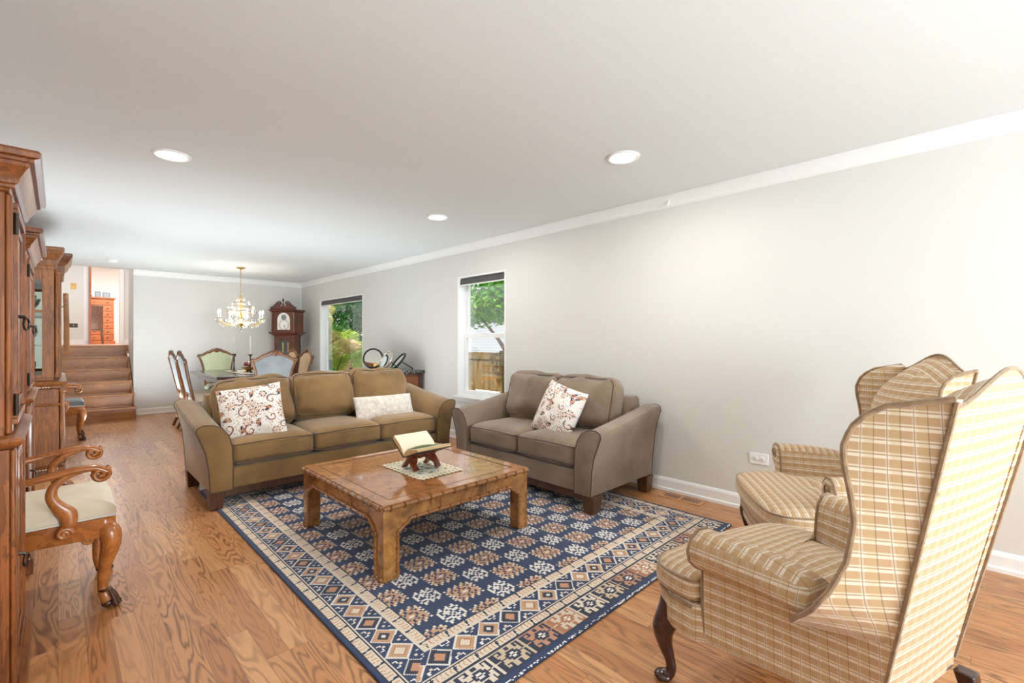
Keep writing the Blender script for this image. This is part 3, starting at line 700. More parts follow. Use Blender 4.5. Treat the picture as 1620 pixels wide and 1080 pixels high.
# throw pillows
def stamp_paisley(n, seed):
    rng = np.random.RandomState(seed); A = np.ones((n, n, 3))*np.array(srgb(240, 234, 228)); yy, xx = np.mgrid[0:n, 0:n]/float(n)
    NV = srgb(34, 40, 60); PE = srgb(222, 160, 128); TN = srgb(196, 160, 110); RD = srgb(168, 78, 76); LG = srgb(196, 200, 214)
    def dot(cx, cy, r, c): A[(xx-cx)**2+(yy-cy)**2 < r*r] = c
    def curve(cx, cy, r0, r1, a0, a1, c, w):
        for k in range(70):
            q = k/69; a = a0+(a1-a0)*q; r = r0+(r1-r0)*q; dot(cx+r*math.cos(a), cy+r*math.sin(a), w*(1-.5*q), c)
    def leaf(cx, cy, a, l, w, c):
        dx, dy = xx-cx, yy-cy; u = dx*math.cos(a)+dy*math.sin(a); v = -dx*math.sin(a)+dy*math.cos(a)
        A[((u/l-1)**2*1.0+(v/w)**2 < 1) & (u > 0)] = c
    cs = []
    for k in range(34):
        for _ in range(60):
            cx, cy = rng.rand(2); 
            if all((cx-a)**2+(cy-b)**2 > .0175 for a, b in cs): break
        cs.append((cx, cy)); r = .05+.035*rng.rand(); a0 = rng.rand()*6.28; kind = k % 3
        if kind == 0:
            curve(cx, cy, r*1.25, .01, a0, a0+6.8, NV, .0085); curve(cx, cy, r*1.0, .01, a0+.4, a0+6.0, PE, .007)
            for j in range(11): leaf(cx+math.cos(a0+j*.5)*r*1.4, cy+math.sin(a0+j*.5)*r*1.4, a0+j*.5, .012, .006, (NV, PE, TN)[j % 3])
        elif kind == 1:
            for j in range(12): leaf(cx+math.cos(j*PI/6)*r*.55, cy+math.sin(j*PI/6)*r*.55, j*PI/6, .022, .010, (NV, PE)[j % 2])
            dot(cx, cy, r*.42, TN); dot(cx, cy, r*.3, srgb(240, 230, 214)); dot(cx, cy, r*.14, RD)
        else:
            for j in range(7): leaf(cx, cy, a0+j*.42, .034, .012, (PE, TN, RD)[j % 3]); 
            curve(cx, cy, r, r*.9, a0, a0+3.4, NV, .006); leaf(cx, cy, a0+2.9, .04, .016, NV)
    for k in range(300):
        cx, cy = rng.rand(2); a = rng.rand()*6.28; leaf(cx, cy, a, .009+.008*rng.rand(), .005, (NV, NV, PE, TN, LG)[rng.randint(5)])
    return A
def pillow_mesh(name, wd, ht, th, mat, pattern=None, n=56, pinch=.05, seed=0):
    vs, fs, cols = [], [], []; idx = {}
    for side in (1, -1):
        for i in range(n+1):
            for j in range(n+1):
                u, v = -1+2*i/n, -1+2*j/n; edge = i in (0, n) or j in (0, n)
                if edge and side < 0: continue
                k = ((1-abs(u)**2.4)*(1-abs(v)**2.4))**.55 if not edge else 0
                px = u*wd/2*(1-pinch*(1-v*v)*abs(u)); pz = v*ht/2*(1-pinch*(1-u*u)*abs(v))
                nz = mnoise.noise(Vector((u*2.2, v*2.2, seed)))*.14
                idx[(side, i, j)] = len(vs); vs.append((px, -side*(th/2*k*(1+nz)+.002), pz))
                if edge: idx[(-1, i, j)] = idx[(1, i, j)]
    for side in (1, -1):
        for i in range(n):
            for j in range(n):
                q = [idx[(side, i, j)], idx[(side, i+1, j)], idx[(side, i+1, j+1)], idx[(side, i, j+1)]]
                if side < 0: q.reverse()
                fs.append(tuple(q)); cols.append((i, j))
    me = bpy.data.meshes.new(name); me.from_pydata(vs, [], fs); me.materials.append(mat)
    me.polygons.foreach_set('use_smooth', [True]*len(fs))
    if pattern is not None:
        at = me.color_attributes.new('pattern', 'FLOAT_COLOR', 'CORNER'); arr = np.ones((len(fs), 4, 4), np.float32); m_ = pattern.shape[0]
        for k, (i, j) in enumerate(cols):
            for c_, (a, b) in enumerate(((0, 0), (1, 0), (1, 1), (0, 1)) if k < n*n else ((0, 1), (1, 1), (1, 0), (0, 0))):
                arr[k, c_, :3] = pattern[min(m_-1, int((j+b)/n*m_)), min(m_-1, int((i+a)/n*m_))]
        at.data.foreach_set('color', arr.ravel())
    o = bpy.data.objects.new(name, me); C.objects.link(o); return o
p1 = pillow_mesh('throw_pillow', .47, .47, .19, M['paisley'], stamp_paisley(260, 5), 120)
tag(p1, 'white paisley square pillow leaning in the left corner of the long sofa', 'pillow', 'paisley throw pillows')
p1.location = (1.13, 4.18, .652); p1.rotation_euler = (math.radians(-24), math.radians(-7), math.radians(-14))
p2 = pillow_mesh('throw_pillow', .45, .45, .19, M['paisley'], stamp_paisley(260, 11), 120, seed=4)
tag(p2, 'white paisley square pillow propped in the middle of the loveseat', 'pillow', 'paisley throw pillows')
p2.location = (3.01, 2.52, .65); p2.rotation_euler = (math.radians(-22), math.radians(12), math.radians(-97))
p3 = pillow_mesh('lumbar_pillow', .62, .25, .13, M['fur'], None, 40, .02, 9)
tag(p3, 'fluffy off-white lumbar pillow lying across the right seat of the long sofa', 'pillow')
p3.location = (2.35, 4.24, .575); p3.rotation_euler = (math.radians(-22), math.radians(0), math.radians(-3))

# ------------------------------------------------------------------ coffee table
def coffee_table():
    x0, x1, y0, y1, H = 1.175, 2.235, 2.135, 3.215, .40
    cx, cy = (x0+x1)/2, (y0+y1)/2; t = thing('coffee_table', 'low square burl wood coffee table with bamboo-style moulding on the navy rug', 'coffee table', (cx, cy, .0095))
    h = H-.0095; hx, hy = (x1-x0)/2, (y1-y0)/2; mats = [M['burlside'], M['bamboo']]
    MB().bb(-hx+.006, hx-.006, -hy+.006, hy-.006, h-.028, h-.006).build('top_slab', M['burlside'], t, smooth=False)
    e = .075
    top = MB().bb(-hx+.004, hx-.004, -hy+.004, -hy+e, h-.006, h).bb(-hx+.004, hx-.004, hy-e, hy-.004, h-.006, h).bb(-hx+.004, -hx+e, -hy+e, hy-e, h-.006, h).bb(hx-e, hx-.004, -hy+e, hy-e, h-.006, h)
    top.build('top_border', M['burl'], t, smooth=False)
    q = MB()
    for a in (-1, 1):
        for b in (-1, 1): q.bb(min(0, a*(hx-e-.004))+.001*(a > 0), max(0, a*(hx-e-.004)), min(0, b*(hy-e-.004)), max(0, b*(hy-e-.004)), h-.006, h-.0015)
    q.build('top_inlay', M['burl'], t, smooth=False)
    gr = MB()
    for a in (-1, 1): gr.bb(a*(hx-e)-.002, a*(hx-e)+.002, -hy+e, hy-e, h-.004, h+.0006); gr.bb(-hx+e, hx-e, a*(hy-e)-.002, a*(hy-e)+.002, h-.004, h+.0006)
    gr.build('inlay_line', M['cabdark'], t, smooth=False)
    lw = .085
    def nodes(mb, a, b, r, step=.075):
        a, b = Vector(a), Vector(b); L = (b-a).length; n = max(1, int(L/step)); d = (b-a).normalized()
        mb.tube([a, b], r, 8)
        for i in range(n+1):
            p = a+d*(L*(i+.5)/(n+1)); mb.tube([p-d*.006, p-d*.004, p, p+d*.004, p+d*.006], [r*.9, r*1.6, r*1.2, r*1.6, r*.9], 8)
    for sx in (-1, 1):
        for sy in (-1, 1):
            lg = MB().bb(min(sx*(hx-.004), sx*(hx-lw)), max(sx*(hx-.004), sx*(hx-lw)), min(sy*(hy-.004), sy*(hy-lw)), max(sy*(hy-.004), sy*(hy-lw)), 0, h-.028).build('leg', M['burlside'], t, bevel=.003)
            m = MB(); o_ = .0035
            nodes(m, (sx*(hx-lw), sy*(hy-o_), .008), (sx*(hx-lw), sy*(hy-o_), h-.145), .0095, .06)
            nodes(m, (sx*(hx-o_), sy*(hy-lw), .008), (sx*(hx-o_), sy*(hy-lw), h-.145), .0095, .06)
            nodes(m, (sx*(hx-lw), sy*(hy-o_), .008), (sx*(hx-.003), sy*(hy-o_), .008), .007)
            nodes(m, (sx*(hx-o_), sy*(hy-lw), .008), (sx*(hx-o_), sy*(hy-.003), .008), .007)
            m.build('bamboo_trim', M['bamboo'], lg)
    for k in range(4):
        R_ = Matrix.Rotation(k*PI/2, 3, 'Z'); half = hx if k % 2 == 0 else hy; off = hy if k % 2 == 0 else hx
        zb = h-.098
        prof = [(-half+lw, h-.145), (-half+lw+.018, h-.145), (-half+lw+.034, h-.128), (-half+lw+.06, h-.118), (-half+lw+.075, zb), (0, zb)]
        prof = prof + [(-a, b) for a, b in prof[::-1][1:]]
        poly = [(-half+lw, h-.028)] + prof + [(half-lw, h-.028)]
        mb = MB(); n = len(prof)
        for i in range(n-1):
            (a, za), (b, zb_) = prof[i], prof[i+1]
            if abs(a-b) < 1e-5: continue
            mb.add([R_ @ Vector(p) for p in ((a, -off+.006, za), (b, -off+.006, zb_), (b, -off+.006, h-.028), (a, -off+.006, h-.028), (a, -off+.026, za), (b, -off+.026, zb_), (b, -off+.026, h-.028), (a, -off+.026, h-.028))],
                   [(0, 1, 2, 3), (4, 7, 6, 5), (0, 4, 5, 1), (3, 2, 6, 7)])
        ap = mb.build('apron', M['burlside'], t, smooth=False)
        m = MB()
        for i in range(n-1):
            a = R_ @ V3(prof[i][0], -off+.003, prof[i][1]); b = R_ @ V3(prof[i+1][0], -off+.003, prof[i+1][1])
            if (b-a).length > .1: nodes(m, a, b, .0095, .085)
            else: m.tube([a, b], .0095, 8)
        nodes(m, R_ @ V3(-half+.002, -off+.002, h-.018), R_ @ V3(half-.002, -off+.002, h-.016), .0115, .085)
        for xx in (-.17, .17): m.tube([R_ @ V3(xx, -off+.005, zb), R_ @ V3(xx, -off+.005, h-.028)], .0055, 8)
        m.build('bamboo_trim', M['bamboo'], ap)
coffee_table()

# doily, book stand, book
def doily():
    n = 90; w_, h_ = .35, .50; vs = []; fs = []; cols = []; idx = {}
    cr = srgb(234, 226, 200); gr = srgb(84, 110, 82); bl = srgb(150, 186, 200); pk = srgb(214, 160, 150)
    for i in range(n+1):
        for j in range(n+1):
            u, v = -1+2*i/n, -1+2*j/n; vs.append((u*w_/2, v*h_/2, .0012+.0006*math.sin(u*9)*math.cos(v*11)))
    for i in range(n):
        for j in range(n):
            u, v = -1+2*(i+.5)/n, -1+2*(j+.5)/n; m = max(abs(u), abs(v)); s_ = (v if abs(u) > abs(v) else u)
            if m > .90+.08*abs(math.sin(s_*PI*5.5)): continue
            if .74 < m < .88 and (math.sin(s_*PI*11) > .55) and abs(m-.81) < .035: continue
            c = cr
            q = mnoise.noise(Vector((u*6, v*8, 3))); 
            if m < .6 and q > .22: c = gr
            elif m < .6 and q < -.28: c = bl
            elif m < .7 and abs(q-.12) < .03: c = pk
            a = i*(n+1)+j; fs.append((a, a+n+1, a+n+2, a+1)); cols.append(c)
    me = bpy.data.meshes.new('lace_doily'); me.from_pydata(vs, [], fs); me.materials.append(M['lace'])
    at = me.color_attributes.new('pattern', 'FLOAT_COLOR', 'CORNER'); arr = np.ones((len(fs), 4, 4), np.float32)
    for k, c in enumerate(cols): arr[k, :, :3] = c
    at.data.foreach_set('color', arr.ravel()); o = bpy.data.objects.new('lace_doily', me); C.objects.link(o)
    sd = o.modifiers.new('thick', 'SOLIDIFY'); sd.thickness = .001; sd.offset = 1
    o.location = (1.725, 2.62, .4008); tag(o, 'cream lace table doily with green embroidery under the open book stand', 'doily')
doily()
RX, RY, RZ = 1.72, 2.62, .4035
t = thing('book_stand', 'carved reddish folding wooden book stand on the lace doily', 'book stand', (RX, RY, RZ))
rehal = wood('rehal_wood', srgb(150, 78, 46), srgb(74, 32, 20), (8, 8, 8), .25, coat=.3)
for sgn in (1, -1):
    # one board: from foot at +sgn*y down to the top at -sgn*y
    th = math.radians(43); d = V3(0, -sgn*math.cos(th), math.sin(th)); nrm = V3(0, sgn*math.sin(th), math.cos(th)); piv = V3(0, 0, .075)
    def P_(x, s_, o_): return piv + V3(x, 0, 0) + d*s_ + nrm*o_
    wx = .105
    def slab(mb, pts, o0, o1):
        n = len(pts); mb.add([P_(a, b, o0) for a, b in pts]+[P_(a, b, o1) for a, b in pts], [(i, (i+1) % n, (i+1) % n+n, i+n) for i in range(n)]+[tuple(reversed(range(n))), tuple(range(n, 2*n))])
    body = MB()
    slab(body, [(-wx, .004), (wx, .004), (wx, .075), (wx*.8, .098), (wx*.45, .088), (0, .104), (-wx*.45, .088), (-wx*.8, .098), (-wx, .075)], -.006, .006)
    for k in range(4):
        a = -wx+k*2*wx/4+(0 if sgn > 0 else wx/4); slab(body, [(a, -.012), (a+wx/4, -.012), (a+wx/4, .006), (a, .006)], -.006, .006)
    b = body.build('top_board', rehal, t, bevel=.0015, smooth=False)
    for sx in (-1, 1):
        lg = MB(); slab(lg, [(sx*wx, -.010), (sx*wx*.35, -.010), (sx*wx*.42, -.03), (sx*wx*.62, -.06), (sx*wx*.60, -.100), (sx*wx*.98, -.100), (sx*wx*1.02, -.06)], -.007, .007)
        lg.build('leg', rehal, t, bevel=.002, smooth=False)
    cv = MB()
    for a in (-.06, -.02, .02, .06): cv.tube([P_(a+.015*math.cos(k*PI/4), .055+.015*math.sin(k*PI/4), -sgn*0-.0065) for k in range(8)], .0025, 5, closed=True)
    cv.build('carving', rehal, b)
bk = thing('open_book', 'thick old open book with yellowed pages resting on the carved stand', 'book', (RX-.005, RY, RZ+.083))
for sgn in (1, -1):
    th = math.radians(35 if sgn > 0 else 20); d = V3(0, sgn*math.cos(th), math.sin(th)); nrm = V3(0, -sgn*math.sin(th), math.cos(th)); LB = .128
    MB().loft([[V3(x, 0, .002)+d*0+nrm*.0, V3(x, 0, .002)+d*.182, V3(x, 0, .002)+d*.182+nrm*.004, V3(x, 0, .002)+nrm*.004] for x in (-LB-.004, LB+.004)]).build('cover', M['leather'], bk, smooth=False)
    rings = []
    for k in range(15):
        s_ = .175*k/14; q = k/14; o2 = .008+.036*math.sin(min(1, q*(1.5 if sgn > 0 else 3.2))*PI/2)*(1-(.35 if sgn > 0 else .62)*q)
        if k == 0: o2 = .010
        rings.append((s_, o2))
    blk = MB(); blk.cur = 0
    prof = [d*s_+nrm*.005 for s_, _ in rings]+[d*s_*.985+nrm*o2 for s_, o2 in rings[::-1]]
    blk.loft([[V3(x, 0, .002)+p for p in prof] for x in (-LB, LB)])
    blk.build('page_block', M['pageedge'], bk, angle=50)
    pg = MB(); pp = [d*s_*.985+nrm*(o2+.0008) for s_, o2 in rings]
    pg.loft([[V3(x, 0, .002)+p for p in pp] for x in (-LB+.001, LB-.001)], (False, False), closed=False).build('open_page', M['page'], bk)
    if sgn < 0:
        bm_ = MB(); mid = [d*s_*.985+nrm*(o2+.003) for s_, o2 in rings]
        bm_.loft([[V3(x, 0, .002)+p for p in mid[3:8]] for x in (-.075, .085)], (False, False), closed=False)
        bmo = bm_.build('bookmark', M['bookmark'], bk); bmo['label'] = 'green ribbon bookmark'
lf = MB().grid(lambda a, b: V3(-.128+.256*a, -.012-.055*b+.01*math.sin(a*3), .028+.045*math.sin(b*1.6)+.006*math.sin(a*5)), 10, 8).build('lifted_page', M['page'], bk)

# ------------------------------------------------------------------ plaid wing chairs (local: forward +y, origin under back centre)
def wing_chair(label, loc, rz):
    t = thing('wing_chair', label, 'armchair', loc, rz, 'plaid wing chairs'); PL = M['plaid']
    yr = lambda z: -(z-.25)*.205
    hw = lambda z: .226+.046*(z-.25)/.85
    top = lambda s_: 1.085+.085*(.5+.5*math.cos(PI*min(1, abs(s_)*1.02)))
    # backrest
    n = 24; rings = []
    lv = [0, .1, .2, .3, .4, .5, .6, .7, .8, .88, .94, .98, 1.0]
    for k, v in enumerate(lv):
        rg = []
        for i in range(n+1):
            s_ = -1+2*i/n; z = .25+v*(top(s_)-.25); rg.append(V3(s_*hw(z), yr(z)-.008*(1-s_*s_), z))
        thk = .15*(1 if v < .8 else max(.0, 1-((v-.8)/.2)**2.2)*.93+.07)
        for i in range(n, -1, -1):
            s_ = -1+2*i/n; z = .25+v*(top(s_)-.25)
            if v > .8: z -= .02*((v-.8)/.2)
            rg.append(V3(s_*hw(z)*.985, yr(z)+thk*(.62+.38*(1-abs(s_)**3))+ (.03*math.sin(PI*min(1, v*1.1))), z))
        rings.append(rg)
    bk = MB().loft(rings).build('backrest', PL, t, uv=True, angle=70)
    MB().tube([V3(s_*hw(1.1)*1.0, yr(top(s_))-.006*(1-s_*s_), top(s_)) for s_ in [(-1+2*i/20) for i in range(21)]], .0055, 6).build('piping', M['plaidpipe'], bk)
    yF0 = [(.46, .14), (.50, .105), (.54, .06), (.60, .025), (.68, .0), (.78, -.013), (.85, -.008), (.97, .008), (1.12, .02)]
    flare = lambda z: interp([(.46, .125), (.50, .150), (.54, .168), (.58, .165), (.62, .140), (.68, .112), (.78, .095), (.95, .098), (1.1, .08)], z)
    yF = [(.46, .14), (.50, .105), (.54, .06), (.60, .025), (.68, .0), (.78, -.013), (.85, -.008), (.92, .004), (.97, .008), (1.02, -.004), (1.06, -.035), (1.085, -.075), (1.10, -.125), (1.108, -.17)]
    for sg in (-1, 1):
        rings = []; zs = [.46, .50, .54, .58, .62, .68, .74, .80, .86, .92, .97, 1.01, 1.04, 1.065, 1.08, 1.092, 1.10, 1.106]
        for z in zs:
            a, b = yr(z)-.004, interp(yF, z); m = 8; rg = []
            def lat(y, z): return hw(z)+.006+max(0, min(1, (y-yr(z))/max(.02, interp(yF0, z)-yr(z))))*flare(z)
            for i in range(m+1):
                y = a+(b-a)*i/m; rg.append(V3(sg*lat(y, z), y, z))
            for i in range(m, -1, -1):
                y = a+(b-a)*i/m; dm = .052*(.35+.65*math.sin(PI*min(1, .15+.85*i/m))) if i < m else .028
                rg.append(V3(sg*(lat(y, z)-dm), y+(0.0 if i < m else -.004), z-.004))
            rings.append(rg)
        wg = MB().loft(rings).build('wing', PL, t, uv='x', angle=75)
        edge = [V3(sg*lat_, y_, z_) for lat_, y_, z_ in [((hw(z)+.006+min(1, (interp(yF, z)-yr(z))/max(.02, interp(yF0, z)-yr(z)))*flare(z)), interp(yF, z)+.003, z) for z in [.47+.0265*i for i in range(24)]]]
        edge += [V3(sg*(hw(1.1)+.01), yr(1.1)-.004, 1.106)]
        MB().tube(edge, .0075, 8).build('piping', M['plaidpipe'], wg)
        MB().tube([V3(sg*(hw(z)+.008), yr(z)-.006, z) for z in [.26+.028*i for i in range(31)]], .006, 6).build('piping', M['plaidpipe'], wg)
        # arm with rolled top
        rings = []
        for j in range(11):
            q = j/10; y = max(.11*(j > 0)+.095*(j == 0), .045+.385*q); sh = .070*(1-q)**1.1
            yb = .03 if j == 0 else y
            pr = [(.255, .26), (.357, .25), (.365, .36), (.363, .475), (.398, .492), (.428, .52), (.436, .555), (.422, .59), (.388, .613), (.345, .612), (.312, .585), (.300, .54), (.29, .46), (.275, .36)]
            k = .0 if q > .15 else .0
            dz = .012*math.sin(q*PI)-.03*(1-q)
            rg = []
            for a, z in pr:
                aa = a - (.128*(1-q)*(1 if a > .27 else .5) if z < .5 else .055*(1-q)); rg.append(V3(sg*aa, (yb if z < .45 else y), z+(dz if z > .45 else 0)))
            rings.append(rg)
        # closing rings of the scroll front
        def scal(rg, f, dy):
            c_ = sum((Vector(p) for p in rg), Vector())/len(rg); return [c_+(p-c_)*f+V3(0, dy, 0) for p in rg]
        rings.append(scal(rings[-1], .93, .012)); rings.append(scal(rings[-2], .80, .016))
        am = MB().loft(rings).build('arm', PL, t, uv=True, angle=60)
        f_ = [V3(p.x, p.y+.006, p.z) for p in rings[10]]
        MB().tube(f_, .005, 6, closed=True).build('piping', M['plaidpipe'], am)
        sp = [V3(sg*(.371+.034*(1-k/26)*math.cos(k*.42)), .448, .555+.034*(1-k/26)*math.sin(k*.42)) for k in range(22)]
        MB().tube(sp, .004, 6).build('scroll_piping', M['plaidpipe'], am)
        # lower side panel from arm to rear corner
        MB().loft([[V3(sg*.2385, yr(.26)-.004, .252), V3(sg*.362, .43, .252), V3(sg*.29, .425, .255), V3(sg*.19, yr(.26), .255)],
                   [V3(sg*.250, yr(.47)-.004, .475), V3(sg*.368, .43, .475), V3(sg*.29, .425, .475), V3(sg*.19, yr(.47), .475)],
                   [V3(sg*.254, yr(.53)-.004, .535), V3(sg*.335, .2, .52), V3(sg*.28, .2, .52), V3(sg*.19, yr(.53), .535)]]).build('side_panel', PL, t, uv='x', smooth=False)
    # seat frame
    o_ = [(-.222, -.01), (-.358, .43), (-.385, .46), (-.393, .55), (-.368, .615), (-.30, .655), (0, .672)]
    o_ = o_+[(-a, b) for a, b in o_[::-1][1:]]
    MB().loft([[V3(a*.985, b*.985, .235) for a, b in o_], [V3(a, b, .25) for a, b in o_], [V3(a, b, .345) for a, b in o_], [V3(a*.98, b*.985, .352) for a, b in o_]]).build('seat_frame', PL, t, uv=True, angle=50)
    MB().tube([V3(a*1.003, b+.002, .345) for a, b in o_[2:-2]], .005, 6).build('piping', M['plaidpipe'], t)
    ap = MB()
    xs = [(-1+2*i/20) for i in range(21)]
    ap.loft([[V3(x*.36, .668-.05*abs(x)**3, .24), V3(x*.36, .655-.05*abs(x)**3, .24), V3(x*.36, .655-.05*abs(x)**3, .24-.018-.03*math.exp(-(x/.16)**2)-.02*abs(x)), V3(x*.36, .668-.05*abs(x)**3, .24-.018-.03*math.exp(-(x/.16)**2)-.02*abs(x))] for x in xs]).build('front_apron', PL, t, uv=True)
    # T cushion
    c_ = [(-.215, .02), (-.285, .41), (-.30, .440), (-.375, .460), (-.392, .51), (-.387, .59), (-.357, .645), (-.28, .685), (0, .705)]
    c_ = smoothpath([V3(a, b, 0) for a, b in c_+[(-a, b) for a, b in c_[::-1][1:]]], 3)
    cen = V3(0, .36, 0); rings = []
    for f, z in ((.2, .353), (.9, .353), (.975, .362), (1.0, .385), (1.008, .405), (1.0, .43), (.975, .452), (.92, .466), (.75, .482), (.5, .492), (.25, .496), (.05, .497)):
        rings.append([cen+(p-cen)*f+V3(0, 0, z-.030*p.y/.7*(z > .37)) for p in c_])
    cu = MB().loft(rings).build('seat_cushion', PL, t, uv=True, angle=80)
    for z in (.366, .448): MB().tube([cen+(p-cen)*.988+V3(0, 0, z-.030*p.y/.7*(z > .37)) for p in c_], .0045, 6, closed=True).build('piping', M['plaidpipe'], cu)
    # legs
    for sg in (-1, 1):
        pts = [V3(sg*.345, .585, .30), V3(sg*.350, .592, .245), V3(sg*.366, .605, .195), V3(sg*.362, .603, .14), V3(sg*.348, .592, .08), V3(sg*.345, .590, .04), V3(sg*.358, .604, .018), V3(sg*.372, .618, .012)]
        rd = [.040, .045, .040, .027, .018, .018, .024, .016]
        pth = smoothpath(pts, 4); rr = [interp([(i, r_) for i, r_ in enumerate(rd)], k/4) for k in range(len(pth))]
        lg = MB().tube(pth, rr, 14).sphere((sg*.364, .610, .018), (.032, .032, .0175), 14, 8).build('front_leg', M['darkleg'], t, angle=80)
        MB().tube([V3(sg*.335, .57, .262), V3(sg*.29, .60, .245), V3(sg*.27, .615, .225)], [.02, .016, .006], 8).build('leg_bracket', M['darkleg'], lg)
        MB().loft([[V3(sg*.20+a, -.045+b-.0, .25) for a, b in ((-.024, -.024), (.024, -.024), (.024, .024), (-.024, .024))], [V3(sg*.205+a, -.075+b, .12) for a, b in ((-.018, -.018), (.018, -.018), (.018, .018), (-.018, .018))], [V3(sg*.21+a, -.12+b, .001) for a, b in ((-.018, -.02), (.018, -.02), (.018, .02), (-.018, .02))]]).build('rear_leg', M['darkleg'], t, bevel=.004)
    return t
def rotz(a): return -math.radians(a)
wing_chair('beige plaid wing chair nearest the camera, seen from behind at lower right', (1.766, .144, 0), rotz(16))
wing_chair('beige plaid wing chair beyond the nearest one, closer to the long bare wall', (3.06, .335, 0), rotz(-32.5))

# ------------------------------------------------------------------ cabinets along the left wall (front faces +x)
def stack(mb, x0, x1, y0, y1, prof, back=True):
    """mitred moulding round front and two sides: prof = [(out, z)]"""
    mb.loft([[V3(x0, y0-o, z), V3(x1+o, y0-o, z), V3(x1+o, y1+o, z), V3(x0, y1+o, z)] for o, z in prof]); return mb
def pier_cabinet(label, y0, y1, dx=0):
    t = thing('tall_cabinet', label, 'cabinet', (XL+.002+dx, (y0+y1)/2, 0), 0, 'tall wooden cabinets with stepped crowns'); w2 = (y1-y0)/2; X1 = .50-.002
    cab, dk = M['cab'], M['cabdark']
    MB().bb(0, X1-.02, -w2, w2, .93, 1.712).build('upper_body', cab, t, bevel=.003)
    MB().bb(0, X1-.01, -w2-.004, w2+.004, .10, .895).build('lower_body', cab, t, bevel=.003)
    stack(MB(), 0, X1, -w2, w2, [(.012, .0), (.022, .002), (.022, .075), (.012, .09), (.006, .1005)]).build('base_moulding', cab, t, angle=25)
    stack(MB(), 0, X1-.01, -w2, w2, [(.0, .8955), (.012, .90), (.030, .912), (.034, .922), (.030, .932), (.010, .940), (.0, .9405)]).build('waist_moulding', cab, t, angle=35)
    cr = [(.0, 1.705), (.010, 1.709), (.014, 1.717), (.022, 1.719), (.022, 1.728), (.030, 1.732), (.033, 1.746), (.046, 1.770), (.056, 1.784), (.056, 1.795), (.066, 1.797), (.066, 1.806), (.080, 1.810), (.083, 1.824), (.076, 1.833)]
    stack(MB(), 0, X1-.02, -w2, w2, cr).build('crown_moulding', cab, t, angle=22)
    for sg in (-1, 1):
        pl = MB().bb(X1-.02, X1-.004, sg*(w2-.03)-.028, sg*(w2-.03)+.028, .942, 1.704)
        pl.build('pilaster', cab, t, bevel=.006)
        fl = MB()
        for k in (-.014, 0, .014): fl.tube([(X1-.003, sg*(w2-.03)+k, .99), (X1-.003, sg*(w2-.03)+k, 1.70)], .004, 6)
        MB().bb(X1-.01, X1+.004, sg*(w2-.03)-.028, sg*(w2-.03)+.028, .10, .893).build('pilaster', cab, t, bevel=.006)
    def door(z0, z1, arch):
        a = w2-.062
        d = MB().bb(X1-.02, X1-.006, -a, a, z0, z1).build('door', cab, t, bevel=.003)
        m = MB()
        for o_, dx in ((.0, .012), (.05, .006)):
            for ya, yb, za, zb in ((-a+o_, -a+o_+.02, z0+o_+.02, z1-o_-.02), (a-o_-.02, a-o_, z0+o_+.02, z1-o_-.02), (-a+o_, a-o_, z0+o_, z0+o_+.02), (-a+o_, a-o_, z1-o_-.02, z1-o_)): m.bb(X1-.008, X1-.006+dx, ya, yb, za, zb)
        m.build('panel_moulding', cab, d, bevel=.003)
        return d
    du = door(.965, 1.69, True); dl = door(.12, .875, False)
    for d, zc in ((du, 1.29), (dl, .50)):
        h = MB().bb(X1-.006, X1+.0, -w2+.085, -w2+.105, zc-.085, zc+.085)
        h.build('key_plate', M['iron'], d, bevel=.003)
        g = MB(); g.tube([V3(X1+.0, -w2+.095, zc+.03), V3(X1+.018, -w2+.095, zc+.028), V3(X1+.024, -w2+.095, zc+.02)], .006, 8)
        g.tube([V3(X1+.024+.006*math.sin(k*PI/6), -w2+.095+.018*math.sin(k*PI/6), zc+.004+.02*math.cos(k*PI/6)) for k in range(12)], .0035, 6, closed=True)
        g.build('ring_pull', M['iron'], d)
    for zc in (1.62, 1.03): MB().cyl((X1+.002, -w2+.055, zc-.035), (X1+.002, -w2+.055, zc+.035), .006, 8).build('hinge', M['iron'], du)
    return t
pier_cabinet('tall carved wooden cabinet at the left edge, nearest the camera', 2.16, 2.765)
pier_cabinet('tall carved wooden cabinet beyond the cream armchair, second from the camera', 3.57, 4.40, -.0005)
bpy.data.objects['tall_cabinet.001'].scale = (.97, 1, 1)

